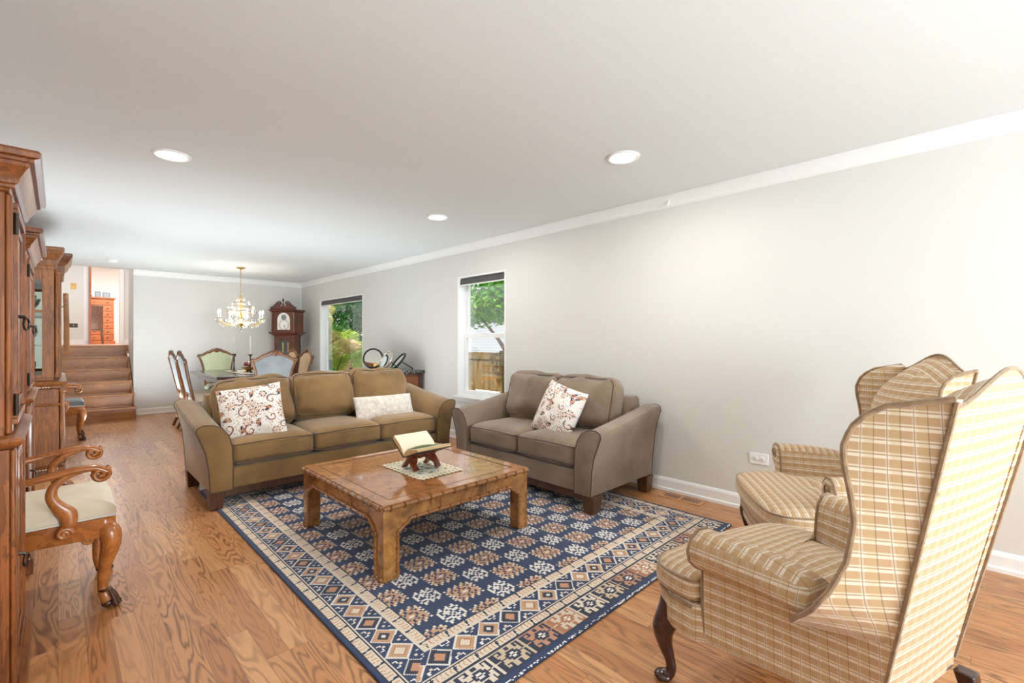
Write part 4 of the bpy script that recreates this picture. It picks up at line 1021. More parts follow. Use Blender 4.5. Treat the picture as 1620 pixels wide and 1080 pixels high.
def china_cabinet():
    y0, y1 = 6.03, 7.55; Yc = (y0+y1)/2; w2 = (y1-y0)/2; t = thing('china_cabinet', 'carved china cabinet with glass panes and glassware, beyond the two plain cabinets', 'china cabinet', (XL+.002, Yc, 0)); X1 = .622; m = M['china']
    # lower body
    MB().bb(0, X1-.02, -w2, w2, .09, .80).build('lower_body', m, t, bevel=.004)
    stack(MB(), 0, X1-.02, -w2, w2, [(.03, 0), (.045, .01), (.045, .06), (.030, .075), (.034, .085), (.0, .0905)]).build('base_moulding', m, t, angle=25)
    stack(MB(), 0, X1-.02, -w2, w2, [(.0, .8005), (.022, .806), (.022, .825), (.032, .835), (.052, .845), (.056, .858), (.05, .868), (.01, .876), (0, .8765)]).build('waist_moulding', m, t, angle=25)
    stack(MB(), 0, X1-.02, -w2, w2, [(.0, .640), (.010, .645), (.014, .655), (.010, .662), (.0, .664)]).build('drawer_moulding', m, t, angle=25)
    for zz in (.815, .068):
        r = MB()
        for k in range(26): r.sphere((.05+k*.0195, -w2-(.024 if zz > .5 else .046), zz), (.0065, .005, .005), 6, 4)
        r.build('rope_carving', M['cream_pipe'], t)
    # upper carcass: back, top, bottom, frames
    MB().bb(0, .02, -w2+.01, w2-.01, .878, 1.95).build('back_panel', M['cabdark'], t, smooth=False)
    MB().bb(0, X1-.05, -w2, w2, 1.90, 1.985).bb(0, X1-.05, -w2+.001, w2-.001, .8775, .90).build('upper_body', m, t, bevel=.003)
    for sg in (-1, 1):
        y = sg*(w2-.013)
        s = MB().bb(X1-.13, X1-.05, y-.012, y+.012, .90, 1.90).bb(.02, .12, y-.012, y+.012, .90, 1.90).bb(.12, X1-.13, y-.012, y+.012, 1.80, 1.90).bb(.12, X1-.13, y-.012, y+.012, .90, .93).bb(.12, X1-.13, y-.010, y+.010, 1.50, 1.525).build('side_frame', m, t, bevel=.003)
        MB().bb(.12, X1-.13, y-.003, y+.003, .93, 1.80).build('side_pane', M['cabglass'], s, smooth=False)
        # fluted column at the corner
        for za, zb, xx in ((.90, 1.90, X1-.03), (.10, .795, X1-.0)):
            c = MB().lathe([(.026, za), (.030, za+.02), (.022, za+.04), (.018, za+.05), (.022, (za+zb)/2), (.018, zb-.06), (.024, zb-.05), (.020, zb-.035), (.030, zb-.02), (.026, zb)], (xx, sg*(w2-.03), 0), 14)
            c.build('column', m, t)
    zs = [1.195, 1.5]
    for z in zs: MB().bb(.022, X1-.06, -w2+.03, w2-.03, z-.004, z+.004).build('shelf', M['cabglass'], t, smooth=False)
    # front: side doors and projecting centre
    a = .36
    for ya, yb, xx in ((-w2+.06, -a, X1-.04), (a, w2-.06, X1-.04), (-a, 0, X1+.0), (0, a, X1+.0)):
        f = MB().bb(xx-.018, xx, ya, ya+.045, .90, 1.89).bb(xx-.018, xx, yb-.045, yb, .90, 1.89).bb(xx-.018, xx, ya+.045, yb-.045, .90, .95).bb(xx-.018, xx, ya+.045, yb-.045, 1.80, 1.89).build('door', m, t, bevel=.003)
        MB().bb(xx-.011, xx-.007, ya+.045, yb-.045, .95, 1.80).build('door_pane', M['cabglass'], f, smooth=False)
        g = MB().bb(X1-.02, X1-.004+(xx > X1-.02)*.03, ya, yb, .12, .62).build('lower_door', m, t, bevel=.005)
        MB().bb(X1-.018, X1-.008+(xx > X1-.02)*.03, ya+.01, yb-.01, .67, .79).build('drawer', m, t, bevel=.005)
    MB().bb(X1-.05, X1+.0, -a-.02, -a, .90, 1.9).bb(X1-.05, X1+.0, a, a+.02, .90, 1.9).build('centre_stile', m, t, bevel=.003)
    stack(MB(), 0, X1-.05, -w2, w2, [(.0, 1.930), (.012, 1.935), (.016, 1.95), (.020, 1.985), (.03, 1.995), (.035, 2.01), (.05, 2.04), (.055, 2.05), (.055, 2.06), (.068, 2.075), (.070, 2.095), (.06, 2.105)]).build('crown_moulding', m, t, angle=22)
    MB().loft([[V3(X1-.05, -a-o, z), V3(X1+.01+o, -a-o, z), V3(X1+.01+o, a+o, z), V3(X1-.05, a+o, z)] for o, z in ((0, 1.89), (.01, 1.90), (.012, 1.985), (.035, 2.01), (.05, 2.045), (.055, 2.06), (.07, 2.08), (.072, 2.10), (.06, 2.11))]).build('centre_crown', m, t, angle=22)
    dn = MB()
    for k in range(18): dn.bb(.04+k*.026, .054+k*.026, -w2-.030, -w2-.012, 1.972, 1.992)
    dn.build('dentils', M['cream_pipe'], t, smooth=False)
    # glassware
    def goblet(x, y, z, s, label):
        g = MB().lathe([(.032, 0), (.030, .004), (.006, .010), (.0045, .05), (.010, .065), (.030, .085), (.036, .115), (.034, .15), (.032, .15), (.034, .115), (.028, .088), (.004, .070)], seg=16)
        for i, v in enumerate(g.v): g.v[i] = (v[0]*s, v[1]*s, v[2]*s)
        o = g.build('goblet', M['glassware']); o.location = (XL+.002+x, Yc+y, z+.0002)
        tag(o, label, 'glass', 'goblets in the china cabinet'); return o
    def bowl(x, y, z, label):
        g = MB().lathe([(.04, 0), (.045, .006), (.03, .012), (.05, .035), (.085, .09), (.1, .14), (.097, .14), (.08, .09), (.04, .035)], seg=24)
        o = g.build('glass_vase', M['glassware']); o.location = (XL+.002+x, Yc+y, z+.0002); tag(o, label, 'vase'); return o
    for zi, z in enumerate((.90, 1.199, 1.504)):
        nm = ('bottom', 'middle', 'top')[zi]
        for i in range(4):
            for j in range(2):
                if zi == 2 and j == 0 and i > 1: continue
                goblet(.16+.085*i, -w2+.10+.10*j, z, (1.0, 1.25, 1.1)[zi], 'clear stemmed glasses standing on the %s shelf of the china cabinet' % nm)
    bowl(.38, -w2+.38, 1.504, 'large clear glass vase on the top shelf of the china cabinet')
    bowl(.36, -w2+.40, 1.199, 'wide clear glass vase on the middle shelf of the china cabinet')
china_cabinet()

# ------------------------------------------------------------------ dining chairs and carved armchairs (local forward +y)
def spiral(c, r0, r1, a0, turns, n, plane):
    out = []
    for k in range(n+1):
        q = k/n; a = a0+turns*2*PI*q; r = r0+(r1-r0)*q; u, v = r*math.cos(a), r*math.sin(a)
        out.append(V3(c[0], c[1]+u, c[2]+v) if plane == 'yz' else V3(c[0]+u, c[1], c[2]+v))
    return out
def carved_chair(label, loc, rz, arms, wd, fin, fback, seat, group, prong='carved_chair', cat='chair'):
    t = thing(prong, label, cat, loc, rz, group)
    hwid = .262 if arms else .245; D = .25
    # seat rail & cushion
    tr = [(-hwid+.05, -D), (-hwid, D-.05), (-hwid+.03, D), (hwid-.03, D), (hwid, D-.05), (hwid-.05, -D)]
    MB().loft([[V3(a*.985, b, .335) for a, b in tr], [V3(a, b, .345) for a, b in tr], [V3(a, b, .425) for a, b in tr]]).build('seat_rail', wd, t, bevel=.004, angle=30)
    cen = V3(0, .0, 0); c_ = smoothpath([V3(a*.985, b*.985, 0) for a, b in tr+[tr[0]]], 4)[:-1]; rings = []
    for f, z in ((.95, .4255), (.985, .432), (1.0, .45), (.99, .472), (.95, .488), (.8, .50), (.5, .508), (.2, .511), (.03, .511)): rings.append([p*f+V3(0, 0, z) for p in c_])
    cu = MB().loft(rings).build('seat', seat, t, angle=80)
    MB().tube([p*1.0+V3(0, 0, .433) for p in c_], .005, 6, closed=True).build('piping', M['cream_pipe'], cu)
    # front cabriole legs
    for sg in (-1, 1):
        x = sg*(hwid-.035)
        pts = [V3(x, D-.045, .42), V3(x, D-.04, .385), V3(x+sg*.016, D-.022, .345), V3(x+sg*.018, D-.02, .29), V3(x+sg*.004, D-.038, .20), V3(x-sg*.004, D-.046, .11), V3(x-sg*.001, D-.040, .06), V3(x+sg*.006, D-.028, .03)]
        rd = [.030, .036, .043, .038, .026, .020, .021, .026]; pth = smoothpath(pts, 4); rr = [interp(list(enumerate(rd)), k/4) for k in range(len(pth))]
        lg = MB().tube(pth, rr, 12).build('front_leg', wd, t, angle=80)
        MB().tube(spiral((x-sg*.05, D-.02, .335), .026, .006, 0, 1.4, 18, 'xz'), .009, 8).tube(spiral((x+sg*.012, D-.095, .335), .026, .006, 0, 1.4, 18, 'yz'), .009, 8).build('knee_scroll', wd, lg)
        cl = MB()
        for k in (-1.5, -.5, .5, 1.5):
            a = k*.55; dx, dy = sg*.35*0+math.sin(a), math.cos(a); b_ = V3(x+sg*.004, D-.034, 0)
            cl.tube([b_+V3(dx*.014, dy*.014, .080), b_+V3(dx*.026, dy*.026, .060), b_+V3(dx*.037, dy*.037, .038), b_+V3(dx*.040, dy*.040, .022), b_+V3(dx*.052, dy*.052, .009)], [.007, .008, .0085, .010, .008], 8)
        cl.lathe([(.020, .078), (.026, .084), (.020, .090)], (b_.x, b_.y-.004, 0), 14).sphere((b_.x, b_.y+.006, .020), (.026, .026, .0195), 10, 6); cl.build('claw_foot', M['cabdark'], lg)
        # back leg
        xb = sg*(hwid-.065)
        MB().tube(smoothpath([V3(xb, -D+.02, .43), V3(xb, -D+.01, .28), V3(xb, -D-.03, .12), V3(xb, -D-.075, .0)], 4), [(.019, .022)]*13, 8, up=(1, 0, 0)).build('back_leg', wd, t)
    # back: serpentine frame round an upholstered panel
    def yb(z): return -D-.0-(z-.45)*.20
    hf = [(.44, .195), (.55, .190), (.70, .200), (.85, .225), (.95, .255), (1.0, .272)]
    side = [(interp(hf, z), z) for z in (.43, .52, .60, .68, .76, .84, .91)]+[(.262, .965), (.285, .985)]
    crest = [(.268, 1.002), (.235, .998), (.19, 1.018), (.14, 1.048), (.10, 1.060), (.06, 1.083), (.0, 1.095)]
    out = [V3(a, yb(z), z) for a, z in side+crest]; out = out+[V3(-p.x, p.y, p.z) for p in out[::-1][1:]]
    n_ = len(out); rads = []
    for p in out:
        k = .017 if p.z < .95 else (.016 + .012*max(0, 1-abs(p.x)/.28)); rads.append((k, .019))
    MB().tube(smoothpath(out, 3), [(interp([(i, r[0]) for i, r in enumerate(rads)], k/3), .019) for k in range((n_-1)*3+1)], 8, up=(0, 1, 0)).build('back_frame', wd, t, angle=70)
    MB().tube([V3(-.20, yb(.52), .53), V3(.20, yb(.52), .53)], .015, 8).build('lower_rail', wd, t)
    sh = MB()
    for k in range(-3, 4): a = k*.36; sh.tube([V3(.004*k, yb(1.05)+.012, 1.045), V3(math.sin(a)*.045, yb(1.08)+.016, 1.06+math.cos(a)*.045)], [.006, .009], 6)
    for k in range(-3, 4): a = k*.36; sh.tube([V3(.004*k, yb(1.05)-.012, 1.045), V3(math.sin(a)*.045, yb(1.08)-.016, 1.06+math.cos(a)*.045)], [.006, .009], 6)
    sh.build('crest_carving', wd, t)
    def pf(sgn, dep):
        def f(i, j):
            s_ = -1+2*i; zt = interp([(-1, .955), (-.75, .985), (-.45, 1.03), (0, 1.065), (.45, 1.03), (.75, .985), (1, .955)], s_)
            z = .53+j*(zt-.53); x = s_*interp(hf, z)*.97; dome = dep*(1-s_**4)*(1-(2*j-1)**4)
            return V3(x, yb(z)+sgn*(.006+dome), z)
        return f
    MB().grid(pf(1, .028), 14, 14).build('back_cushion', fin, t, fix=False)
    MB().grid(pf(-1, .008), 14, 14).build('rear_panel', fback, t, fix=False)
    if arms:
        for sg in (-1, 1):
            xa = sg*(hwid+.012)
            pts = [V3(sg*.205, yb(.62), .612), V3(sg*.245, -.16, .622), V3(xa, -.02, .642), V3(xa+sg*.004, .10, .664), V3(xa+sg*.004, .175, .664), V3(xa+sg*.004, .215, .642)]
            pth = smoothpath(pts, 5); am = MB().tube(pth, [(.020+.008*(k/25), .015+.002*(k/25)) for k in range(26)], 10, up=(0, 0, 1))
            am.tube(spiral((xa+sg*.004, .192, .635), .034, .006, PI/2*.6, -1.5, 24, 'yz'), [(.012, .026)]*25, 10, up=(1, 0, 0))
            a_ = am.build('arm', wd, t, angle=80)
            sp = [V3(xa, .150, .665), V3(xa, .085, .645), V3(xa, .042, .605), V3(xa, .034, .56), V3(xa, .055, .515), V3(xa, .085, .475), V3(xa, .088, .435), V3(xa-sg*.004, .075, .40), V3(xa-sg*.004, .072, .375)]
            sm = MB().tube(smoothpath(sp, 4), [(interp([(0, .014), (2, .017), (3.5, .022), (5, .033), (6.4, .026), (7, .020), (8, .024)], k/4), .014) for k in range(33)], 10, up=(1, 0, 0))
            sm.tube(spiral((xa+sg*.004, .075, .392), .026, .005, 0, 1.5, 20, 'yz'), .010, 8)
            sm.build('arm_support', wd, a_, angle=80)
    return t
carved_chair('carved wooden armchair with cream seat and claw feet between the two tall cabinets', (-.055, 3.10, 0), -PI/2, True, M['armwood'], M['cream'], M['cream'], M['cream'], None, 'carved_armchair', 'armchair')
carved_chair('carved wooden armchair with pale seat between the china cabinet and the stairs', (-.015, 8.15, 0), -PI/2, True, M['armwood'], M['cream'], M['cream'], M['bluegrey'], None, 'carved_armchair', 'armchair')
DG = 'carved dining chairs around the table'
for a in (('dining chair with blue-grey rear panel at the near end of the dining table', (2.06, 6.98, 0), 0, M['cream'], M['bluegrey']),
          ('dining chair with light-tinted sage back cushion at the far end of the table', (2.0, 9.12, 0), PI, M['sage'], M['bluegrey']),
          ('dining chair seen edge-on at the left side of the table, nearer of the two', (1.54, 7.58, 0), -PI/2, M['cream'], M['bluegrey']),
          ('dining chair seen edge-on at the left side of the table, farther of the two', (1.54, 8.22, 0), -PI/2, M['cream'], M['bluegrey']),
          ('dining chair with light-tinted tan back cushion right of the table, nearer of the two', (2.62, 7.98, 0), PI/2, M['tanuph'], M['tanuph']),
          ('dining chair with light-tinted tan back cushion right of the table, farther one before the clock', (2.62, 8.66, 0), PI/2, M['tanuph'], M['tanuph'])):
    carved_chair(a[0], a[1], a[2], False, M['dinewood'], a[3], a[4], a[3], DG, 'dining_chair', 'chair')

def dining_table():
    x0, x1, y0, y1, H = 1.51, 2.62, 7.08, 9.02, .765; cx, cy = (x0+x1)/2, (y0+y1)/2; t = thing('dining_table', 'long dark polished wooden dining table beneath the crystal chandelier', 'dining table', (cx, cy, 0)); hx, hy = (x1-x0)/2, (y1-y0)/2
    def oct_(o, z, c=.10): return [V3(*p, z) for p in ((-hx-o+c, -hy-o), (hx+o-c, -hy-o), (hx+o, -hy-o+c), (hx+o, hy+o-c), (hx+o-c, hy+o), (-hx-o+c, hy+o), (-hx-o, hy+o-c), (-hx-o, -hy-o+c))]
    MB().loft([oct_(-.03, H-.045), oct_(-.01, H-.040), oct_(.0, H-.022), oct_(-.004, H-.010), oct_(-.012, H-.002), oct_(-.02, H)]).build('tabletop', M['mahog'], t, angle=30)
    MB().loft([oct_(-.09, H-.12), oct_(-.09, H-.0455)]).build('apron', M['mahog'], t, bevel=.003)
    for yy in (-.5, .5):
        p = MB().lathe([(.16, .10), (.17, .13), (.10, .16), (.07, .22), (.09, .30), (.12, .36), (.09, .43), (.06, .50), (.08, .58), (.14, .63), (.15, .6445)], (0, yy, 0), 24).build('pedestal', M['mahog'], t)
        for k in range(4):
            a = PI/4+k*PI/2; d = V3(math.cos(a), math.sin(a), 0); MB().tube([V3(0, yy, .14)+d*.12, V3(0, yy, .11)+d*.24, V3(0, yy, .035)+d*.34, V3(0, yy, .022)+d*.38], [.035, .03, .022, .021], 10).build('foot', M['mahog'], p)
dining_table()
o = MB().grid(lambda a, b: V3(-.17+.34*a+.008*math.sin(b*40), -.55+1.1*b, .0015+.0008*math.sin(a*20+b*9)), 8, 40).build('table_runner', M['cream'], None)
sd = o.modifiers.new('thick', 'SOLIDIFY'); sd.thickness = .001; sd.offset = 1
o.location = (2.06, 8.02, .7658); tag(o, 'cream lace runner laid along the middle of the dining table', 'table runner')
for x, y, lab in ((1.965, 8.22, 'tall white taper candle in a dark candlestick, left of the pair on the dining table'), (2.06, 7.72, 'tall white taper candle in a dark candlestick, right of the pair on the dining table')):
    t = thing('candlestick', lab, 'candlestick', (x, y, .7685), 0, 'candlesticks on the dining table')
    MB().lathe([(.045, 0), (.045, .006), (.02, .016), (.010, .03), (.014, .05), (.008, .07), (.007, .15), (.012, .18), (.008, .20), (.010, .25), (.034, .268), (.034, .274), (.012, .276)], seg=16).build('stick', M['iron'], t)
    MB().lathe([(.0115, .277), (.0108, .44), (.010, .545), (.004, .552)], seg=12).build('candle', M['candle'], t)
t = thing('flower_bowl', 'small bowl heaped with red and white flowers on the dining table runner', 'flower bowl', (2.10, 7.96, .7685))
MB().lathe([(.05, 0), (.055, .008), (.03, .016), (.08, .05), (.10, .075), (.095, .075), (.07, .05)], seg=20).build('bowl', M['brass'], t)
red = plain('red_petals', srgb(150, 40, 46), .7); rnd = random.Random(4)
for k in range(22):
    a = rnd.random()*6.28; r = .085*math.sqrt(rnd.random()); z = .085+.07*(1-(r/.09)**2)
    MB().sphere((r*math.cos(a), r*math.sin(a), z), (.026, .026, .02), 8, 5).build('blossom', red if k % 2 else M['candle'], t)

# ------------------------------------------------------------------ chandelier
def chandelier():
    cx, cy = 2.127, 8.495; t = thing('chandelier', 'gilt and crystal chandelier with eight lit candle lamps over the dining table', 'chandelier', (cx, cy, HC-.0008)); Z = -HC
    MB().lathe([(.065, 0), (.065, -.008), (.045, -.02), (.015, -.03), (.006, -.045)], seg=24).build('canopy', M['gold'], t)
    ch = MB()
    for k in range(15):
        z = -.05-k*.029; ring = [V3(.008*math.cos(a*PI/4)*(1 if k % 2 else 0), .008*math.cos(a*PI/4)*(0 if k % 2 else 1), z+.016*math.sin(a*PI/4)) for a in range(8)]; ch.tube(ring, .0026, 5, closed=True)
    ch.build('chain', M['gold'], t)
    MB().lathe([(.006, 1.99+Z), (.02, 1.97+Z), (.05, 1.955+Z), (.012, 1.94+Z), (.010, 1.86+Z), (.03, 1.83+Z), (.012, 1.79+Z), (.014, 1.70+Z), (.035, 1.66+Z), (.018, 1.61+Z), (.04, 1.56+Z), (.055, 1.53+Z), (.03, 1.50+Z), (.012, 1.47+Z), (.004, 1.455+Z)], seg=16).build('stem', M['gold'], t)
    crys = NT('crystal'); crys.set((1.0, .97, .95), .04); crys.b.inputs['Transmission Weight'].default_value = .55; crys.b.inputs['IOR'].default_value = 1.5; crys.b.inputs['Specular IOR Level'].default_value = .9
    crys = crys.m
    pinkc = plain('pale_crystal_petal', srgb(246, 232, 222), .12)
    def drop(mb, c, r, h): mb.lathe([(.001, h), (r*.6, h*.55), (r, 0), (r*.5, -h*.7), (.001, -h)], c, 6)
    count = 0
    for k in range(8):
        a = 2*PI*(k+.35)/8; d = V3(math.cos(a), math.sin(a), 0)
        pth = smoothpath([V3(0, 0, 1.54+Z)+d*.03, V3(0, 0, 1.50+Z)+d*.12, V3(0, 0, 1.505+Z)+d*.22, V3(0, 0, 1.545+Z)+d*.30, V3(0, 0, 1.60+Z)+d*.325], 5)
        am = MB().tube(pth, .006, 8).tube([V3(0, 0, 1.63+Z)+d*.05, V3(0, 0, 1.70+Z)+d*.10, V3(0, 0, 1.66+Z)+d*.18, V3(0, 0, 1.72+Z)+d*.21], .004, 6).build('arm', M['gold'], t)
        e = V3(0, 0, 1.60+Z)+d*.325
        MB().lathe([(.008, 0), (.036, .008), (.042, .016), (.038, .016), (.010, .012)], e, 14).build('drip_pan', crys, am)
        MB().lathe([(.011, .014), (.011, .090)], e, 12).build('candle_sleeve', M['candle'], am)
        MB().lathe([(.008, .090), (.014, .108), (.012, .125), (.002, .150)], e, 10).build('flame_bulb', M['bulb'], am)
        for j in range(3):
            b = a+(j-1)*.12; q = V3(math.cos(b), math.sin(b), 0); c = MB(); drop(c, V3(0, 0, 1.572+Z)+q*(.325+.03*(j != 1)), .011, .026); c.build('crystal', crys, am); count += 1
        for j in range(4):
            q = pth[4+j*4]; c = MB(); drop(c, V3(q.x, q.y, q.z-.028), .009, .020); c.build('crystal', crys, am)
    rnd = random.Random(9)
    for ringi, (r, z, n) in enumerate(((.07, 1.93, 6), (.13, 1.86, 9), (.19, 1.79, 10), (.21, 1.72, 10), (.12, 1.66, 8), (.24, 1.56, 10), (.13, 1.52, 8))):
        for k in range(n):
            a = 2*PI*(k+rnd.random()*.6)/n; zz = z+rnd.uniform(-.015, .015)+Z; rr = r*rnd.uniform(.85, 1.1)
            c = MB()
            for p in range(5):
                b = p*2*PI/5; c.sphere((rr*math.cos(a)+.013*math.cos(b)*-math.sin(a), rr*math.sin(a)+.013*math.cos(b)*math.cos(a), zz+.013*math.sin(b)), (.011, .011, .010), 6, 4)
            c.build('crystal_flower', pinkc if (k+ringi) % 2 else crys, t)
    for k in range(5): c = MB(); drop(c, V3(.02*math.cos(k*1.26), .02*math.sin(k*1.26), 1.44+Z-.012*k), .011, .024); c.build('crystal', crys, t)
    for r, z in ((.19, 1.79), (.21, 1.72), (.13, 1.86)): MB().tube([V3(r*math.cos(k*PI/12), r*math.sin(k*PI/12), z+Z) for k in range(24)], .004, 6, closed=True).build('hoop', M['gold'], t)
    d = bpy.data.lights.new('chandelier_glow', 'POINT'); d.energy = 34; d.color = (1, .93, .84); d.shadow_soft_size = .12
    o = bpy.data.objects.new('chandelier_glow', d); C.objects.link(o); o.location = (cx, cy, 1.62)
chandelier()

# ------------------------------------------------------------------ grandfather clock (front -y)
def clock():
    t = thing('grandfather_clock', 'tall wooden grandfather clock standing diagonally in the far right corner', 'clock', (3.20, 9.53, 0), math.radians(-50)); m = M['clock']
    MB().bb(-.25, .25, -.15, .15, .0, .42).build('base', m, t, bevel=.006)
    MB().loft([[V3(-w_, -d_, z), V3(w_, -d_, z), V3(w_, d_, z), V3(-w_, d_, z)] for w_, d_, z in ((.25, .15, .42), (.265, .165, .43), (.255, .155, .45), (.205, .13, .48))]).build('base_moulding', m, t, smooth=False)
    wst = MB().bb(-.20, .20, -.02, .125, .47, 1.36).bb(-.20, -.13, -.125, -.02, .47, 1.36).bb(.13, .20, -.125, -.02, .47, 1.36).bb(-.13, .13, -.125, -.02, .47, .56).bb(-.13, .13, -.125, -.02, 1.30, 1.36).build('waist', m, t, bevel=.004)
    wd = MB().bb(-.13, -.10, -.137, -.122, .56, 1.30).bb(.10, .13, -.137, -.122, .56, 1.30).bb(-.10, .10, -.137, -.122, .56, .60).bb(-.10, .10, -.137, -.122, 1.26, 1.30).build('waist_door', m, t, bevel=.004)
    MB().bb(-.10, .10, -.131, -.127, .60, 1.26).build('pane', M['cabglass'], wd, smooth=False)
    pd = MB().cyl((0, -.07, 1.24), (0, -.07, .78), .004, 6).build('pendulum', M['brass'], t)
    MB().lathe([(.001, -.006), (.055, -.004), (.055, .004), (.001, .006)], (0, -.07, .76), 24, Matrix.Rotation(PI/2, 4, 'X')).build('bob', M['brass'], pd)
    for x in (-.055, .055): MB().cyl((x, -.065, 1.22), (x, -.065, 1.02), .018, 14).build('weight', M['gold'], t)
    MB().loft([[V3(-w_, -d_, z), V3(w_, -d_, z), V3(w_, d_, z), V3(-w_, d_, z)] for w_, d_, z in ((.205, .13, 1.345), (.23, .15, 1.37), (.275, .175, 1.395), (.28, .178, 1.415), (.27, .17, 1.42))]).build('hood_moulding', m, t, smooth=False)
    MB().bb(-.235, .235, .0, .155, 1.42, 1.80).bb(-.235, -.20, -.14, 0, 1.42, 1.80).bb(.20, .235, -.14, 0, 1.42, 1.80).build('hood', m, t, bevel=.003)
    # arched door frame and dial
    def archpoly(hw_, z0, zs, n=12): return [(-hw_, z0)]+[(-hw_*math.cos(PI*k/n), zs+hw_*math.sin(PI*k/n)) for k in range(n+1)]+[(hw_, z0)]
    inner = archpoly(.135, 1.46, 1.655); outer = [(-.20, 1.425)]+[(-.20+.40*k/12, 1.80) if 0 < k < 12 else (-.20 if k == 0 else .20, 1.80) for k in range(13)]+[(.20, 1.425)]
    fr = MB(); n = len(inner); vs = [V3(a, -.150, b) for a, b in outer]+[V3(a, -.150, b) for a, b in inner]+[V3(a, -.130, b) for a, b in inner]
    fr.add(vs, [(i, (i+1) % n, (i+1) % n+n, i+n) for i in range(n)]+[(i+n, (i+1) % n+n, (i+1) % n+2*n, i+2*n) for i in range(n)])
    fr.build('hood_door', m, t, smooth=False)
    dl = plain('clock_dial', srgb(236, 234, 226), .35)
    d = MB().prism(archpoly(.134, 1.461, 1.655), -.128, -.120, 'y').build('dial', dl, t, smooth=False)
    MB().lathe([(.001, 0), (.052, .0), (.052, .003), (.001, .004)], (0, -.1285, 1.70), 24, Matrix.Rotation(PI/2, 4, 'X')).build('moon_disc', M['bluegrey'], d)
    MB().tube([V3(.098*math.cos(k*PI/18), -.130, 1.555+.098*math.sin(k*PI/18)) for k in range(36)], .004, 6, closed=True).build('chapter_ring', M['brass'], d)
    for k in range(12): a = k*PI/6; MB().box((.082*math.sin(a), -.1295, 1.555+.082*math.cos(a)), (.005, .001, .020), Matrix.Rotation(a, 3, 'Y')).build('hour_mark', M['black'], d)
    for a, L in ((2.6, .05), (2.9, .075)): MB().box((math.sin(a)*L/2, -.131, 1.555+math.cos(a)*L/2), (.006, .0015, L), Matrix.Rotation(a, 3, 'Y')).build('hand', M['cabdark'], d, smooth=False)
    for sg in (-1, 1): MB().lathe([(.016, 1.425), (.016, 1.45), (.011, 1.47), (.012, 1.75), (.016, 1.78), (.016, 1.80)], (sg*.222, -.16, 0), 12).build('column', M['brass'] if False else m, t)
    stack_r = ((.235, .145, 1.80), (.25, .165, 1.81), (.27, .18, 1.83), (.275, .185, 1.85), (.24, .155, 1.86))
    MB().loft([[V3(-w_, -d_, z), V3(w_, -d_, z), V3(w_, .155, z), V3(-w_, .155, z)] for w_, d_, z in stack_r]).build('cornice', m, t, smooth=False)
    tp = [(-.25, 1.86), (-.25, 1.885), (-.20, 1.90), (-.13, 1.955), (-.09, 1.985), (-.05, 1.98), (-.045, 1.95), (-.07, 1.93), (-.03, 1.91), (0, 1.92)]
    MB().prism(tp+[(-a, b) for a, b in tp[::-1][1:]], -.165, -.135, 'y').build('pediment', m, t, smooth=False)
    for sg in (-1, 1): MB().tube(smoothpath([V3(sg*.27, -.15, 1.878), V3(sg*.20, -.15, 1.91), V3(sg*.14, -.15, 1.965), V3(sg*.10, -.15, 2.0), V3(sg*.06, -.15, 2.0), V3(sg*.045, -.15, 1.975), V3(sg*.065, -.15, 1.965)], 4), (.020, .011)[1], 8).build('swan_neck', M['mahog'], t)
    MB().lathe([(.018, 1.915), (.018, 1.955), (.008, 1.965), (.006, 1.99), (.020, 2.02), (.012, 2.045), (.002, 2.07)], (0, -.15, 0), 14).build('finial', M['mahog'], t)
clock()

# ------------------------------------------------------------------ sideboard and the ring mirrors
t = thing('sideboard', 'dark wooden sideboard with a black granite top between the two windows', 'sideboard', (3.37, 6.05, 0)); m = M['clock']
MB().bb(-.215, .215, -.60, .60, .09, .805).build('body', m, t, bevel=.004)
MB().bb(-.245, .245, -.635, .635, .806, .845).build('granite_top', M['granite'], t, bevel=.006)
MB().bb(-.225, .225, -.61, .61, .0, .089).build('plinth', m, t, bevel=.006)
for sx in (-.19, .19):
    MB().bb(sx-.026, sx+.026, -.622, -.598, .09, .80).build('corner_post', M['mahog'], t, bevel=.004)
MB().bb(-.16, .16, -.606, -.600, .14, .76).build('side_panel', M['cab'], t, bevel=.004)
for k in range(3):
    y0 = -.56+k*.38
    d = MB().bb(-.235, -.214, y0, y0+.36, .13, .60).build('door', m, t, bevel=.006); MB().sphere((-.245, y0+.30, .38), .012, 10, 6).build('knob', M['brass'], d)
    d = MB().bb(-.235, -.214, y0, y0+.36, .63, .79).build('drawer', m, t, bevel=.006); MB().sphere((-.245, y0+.18, .71), .012, 10, 6).build('knob', M['brass'], d)
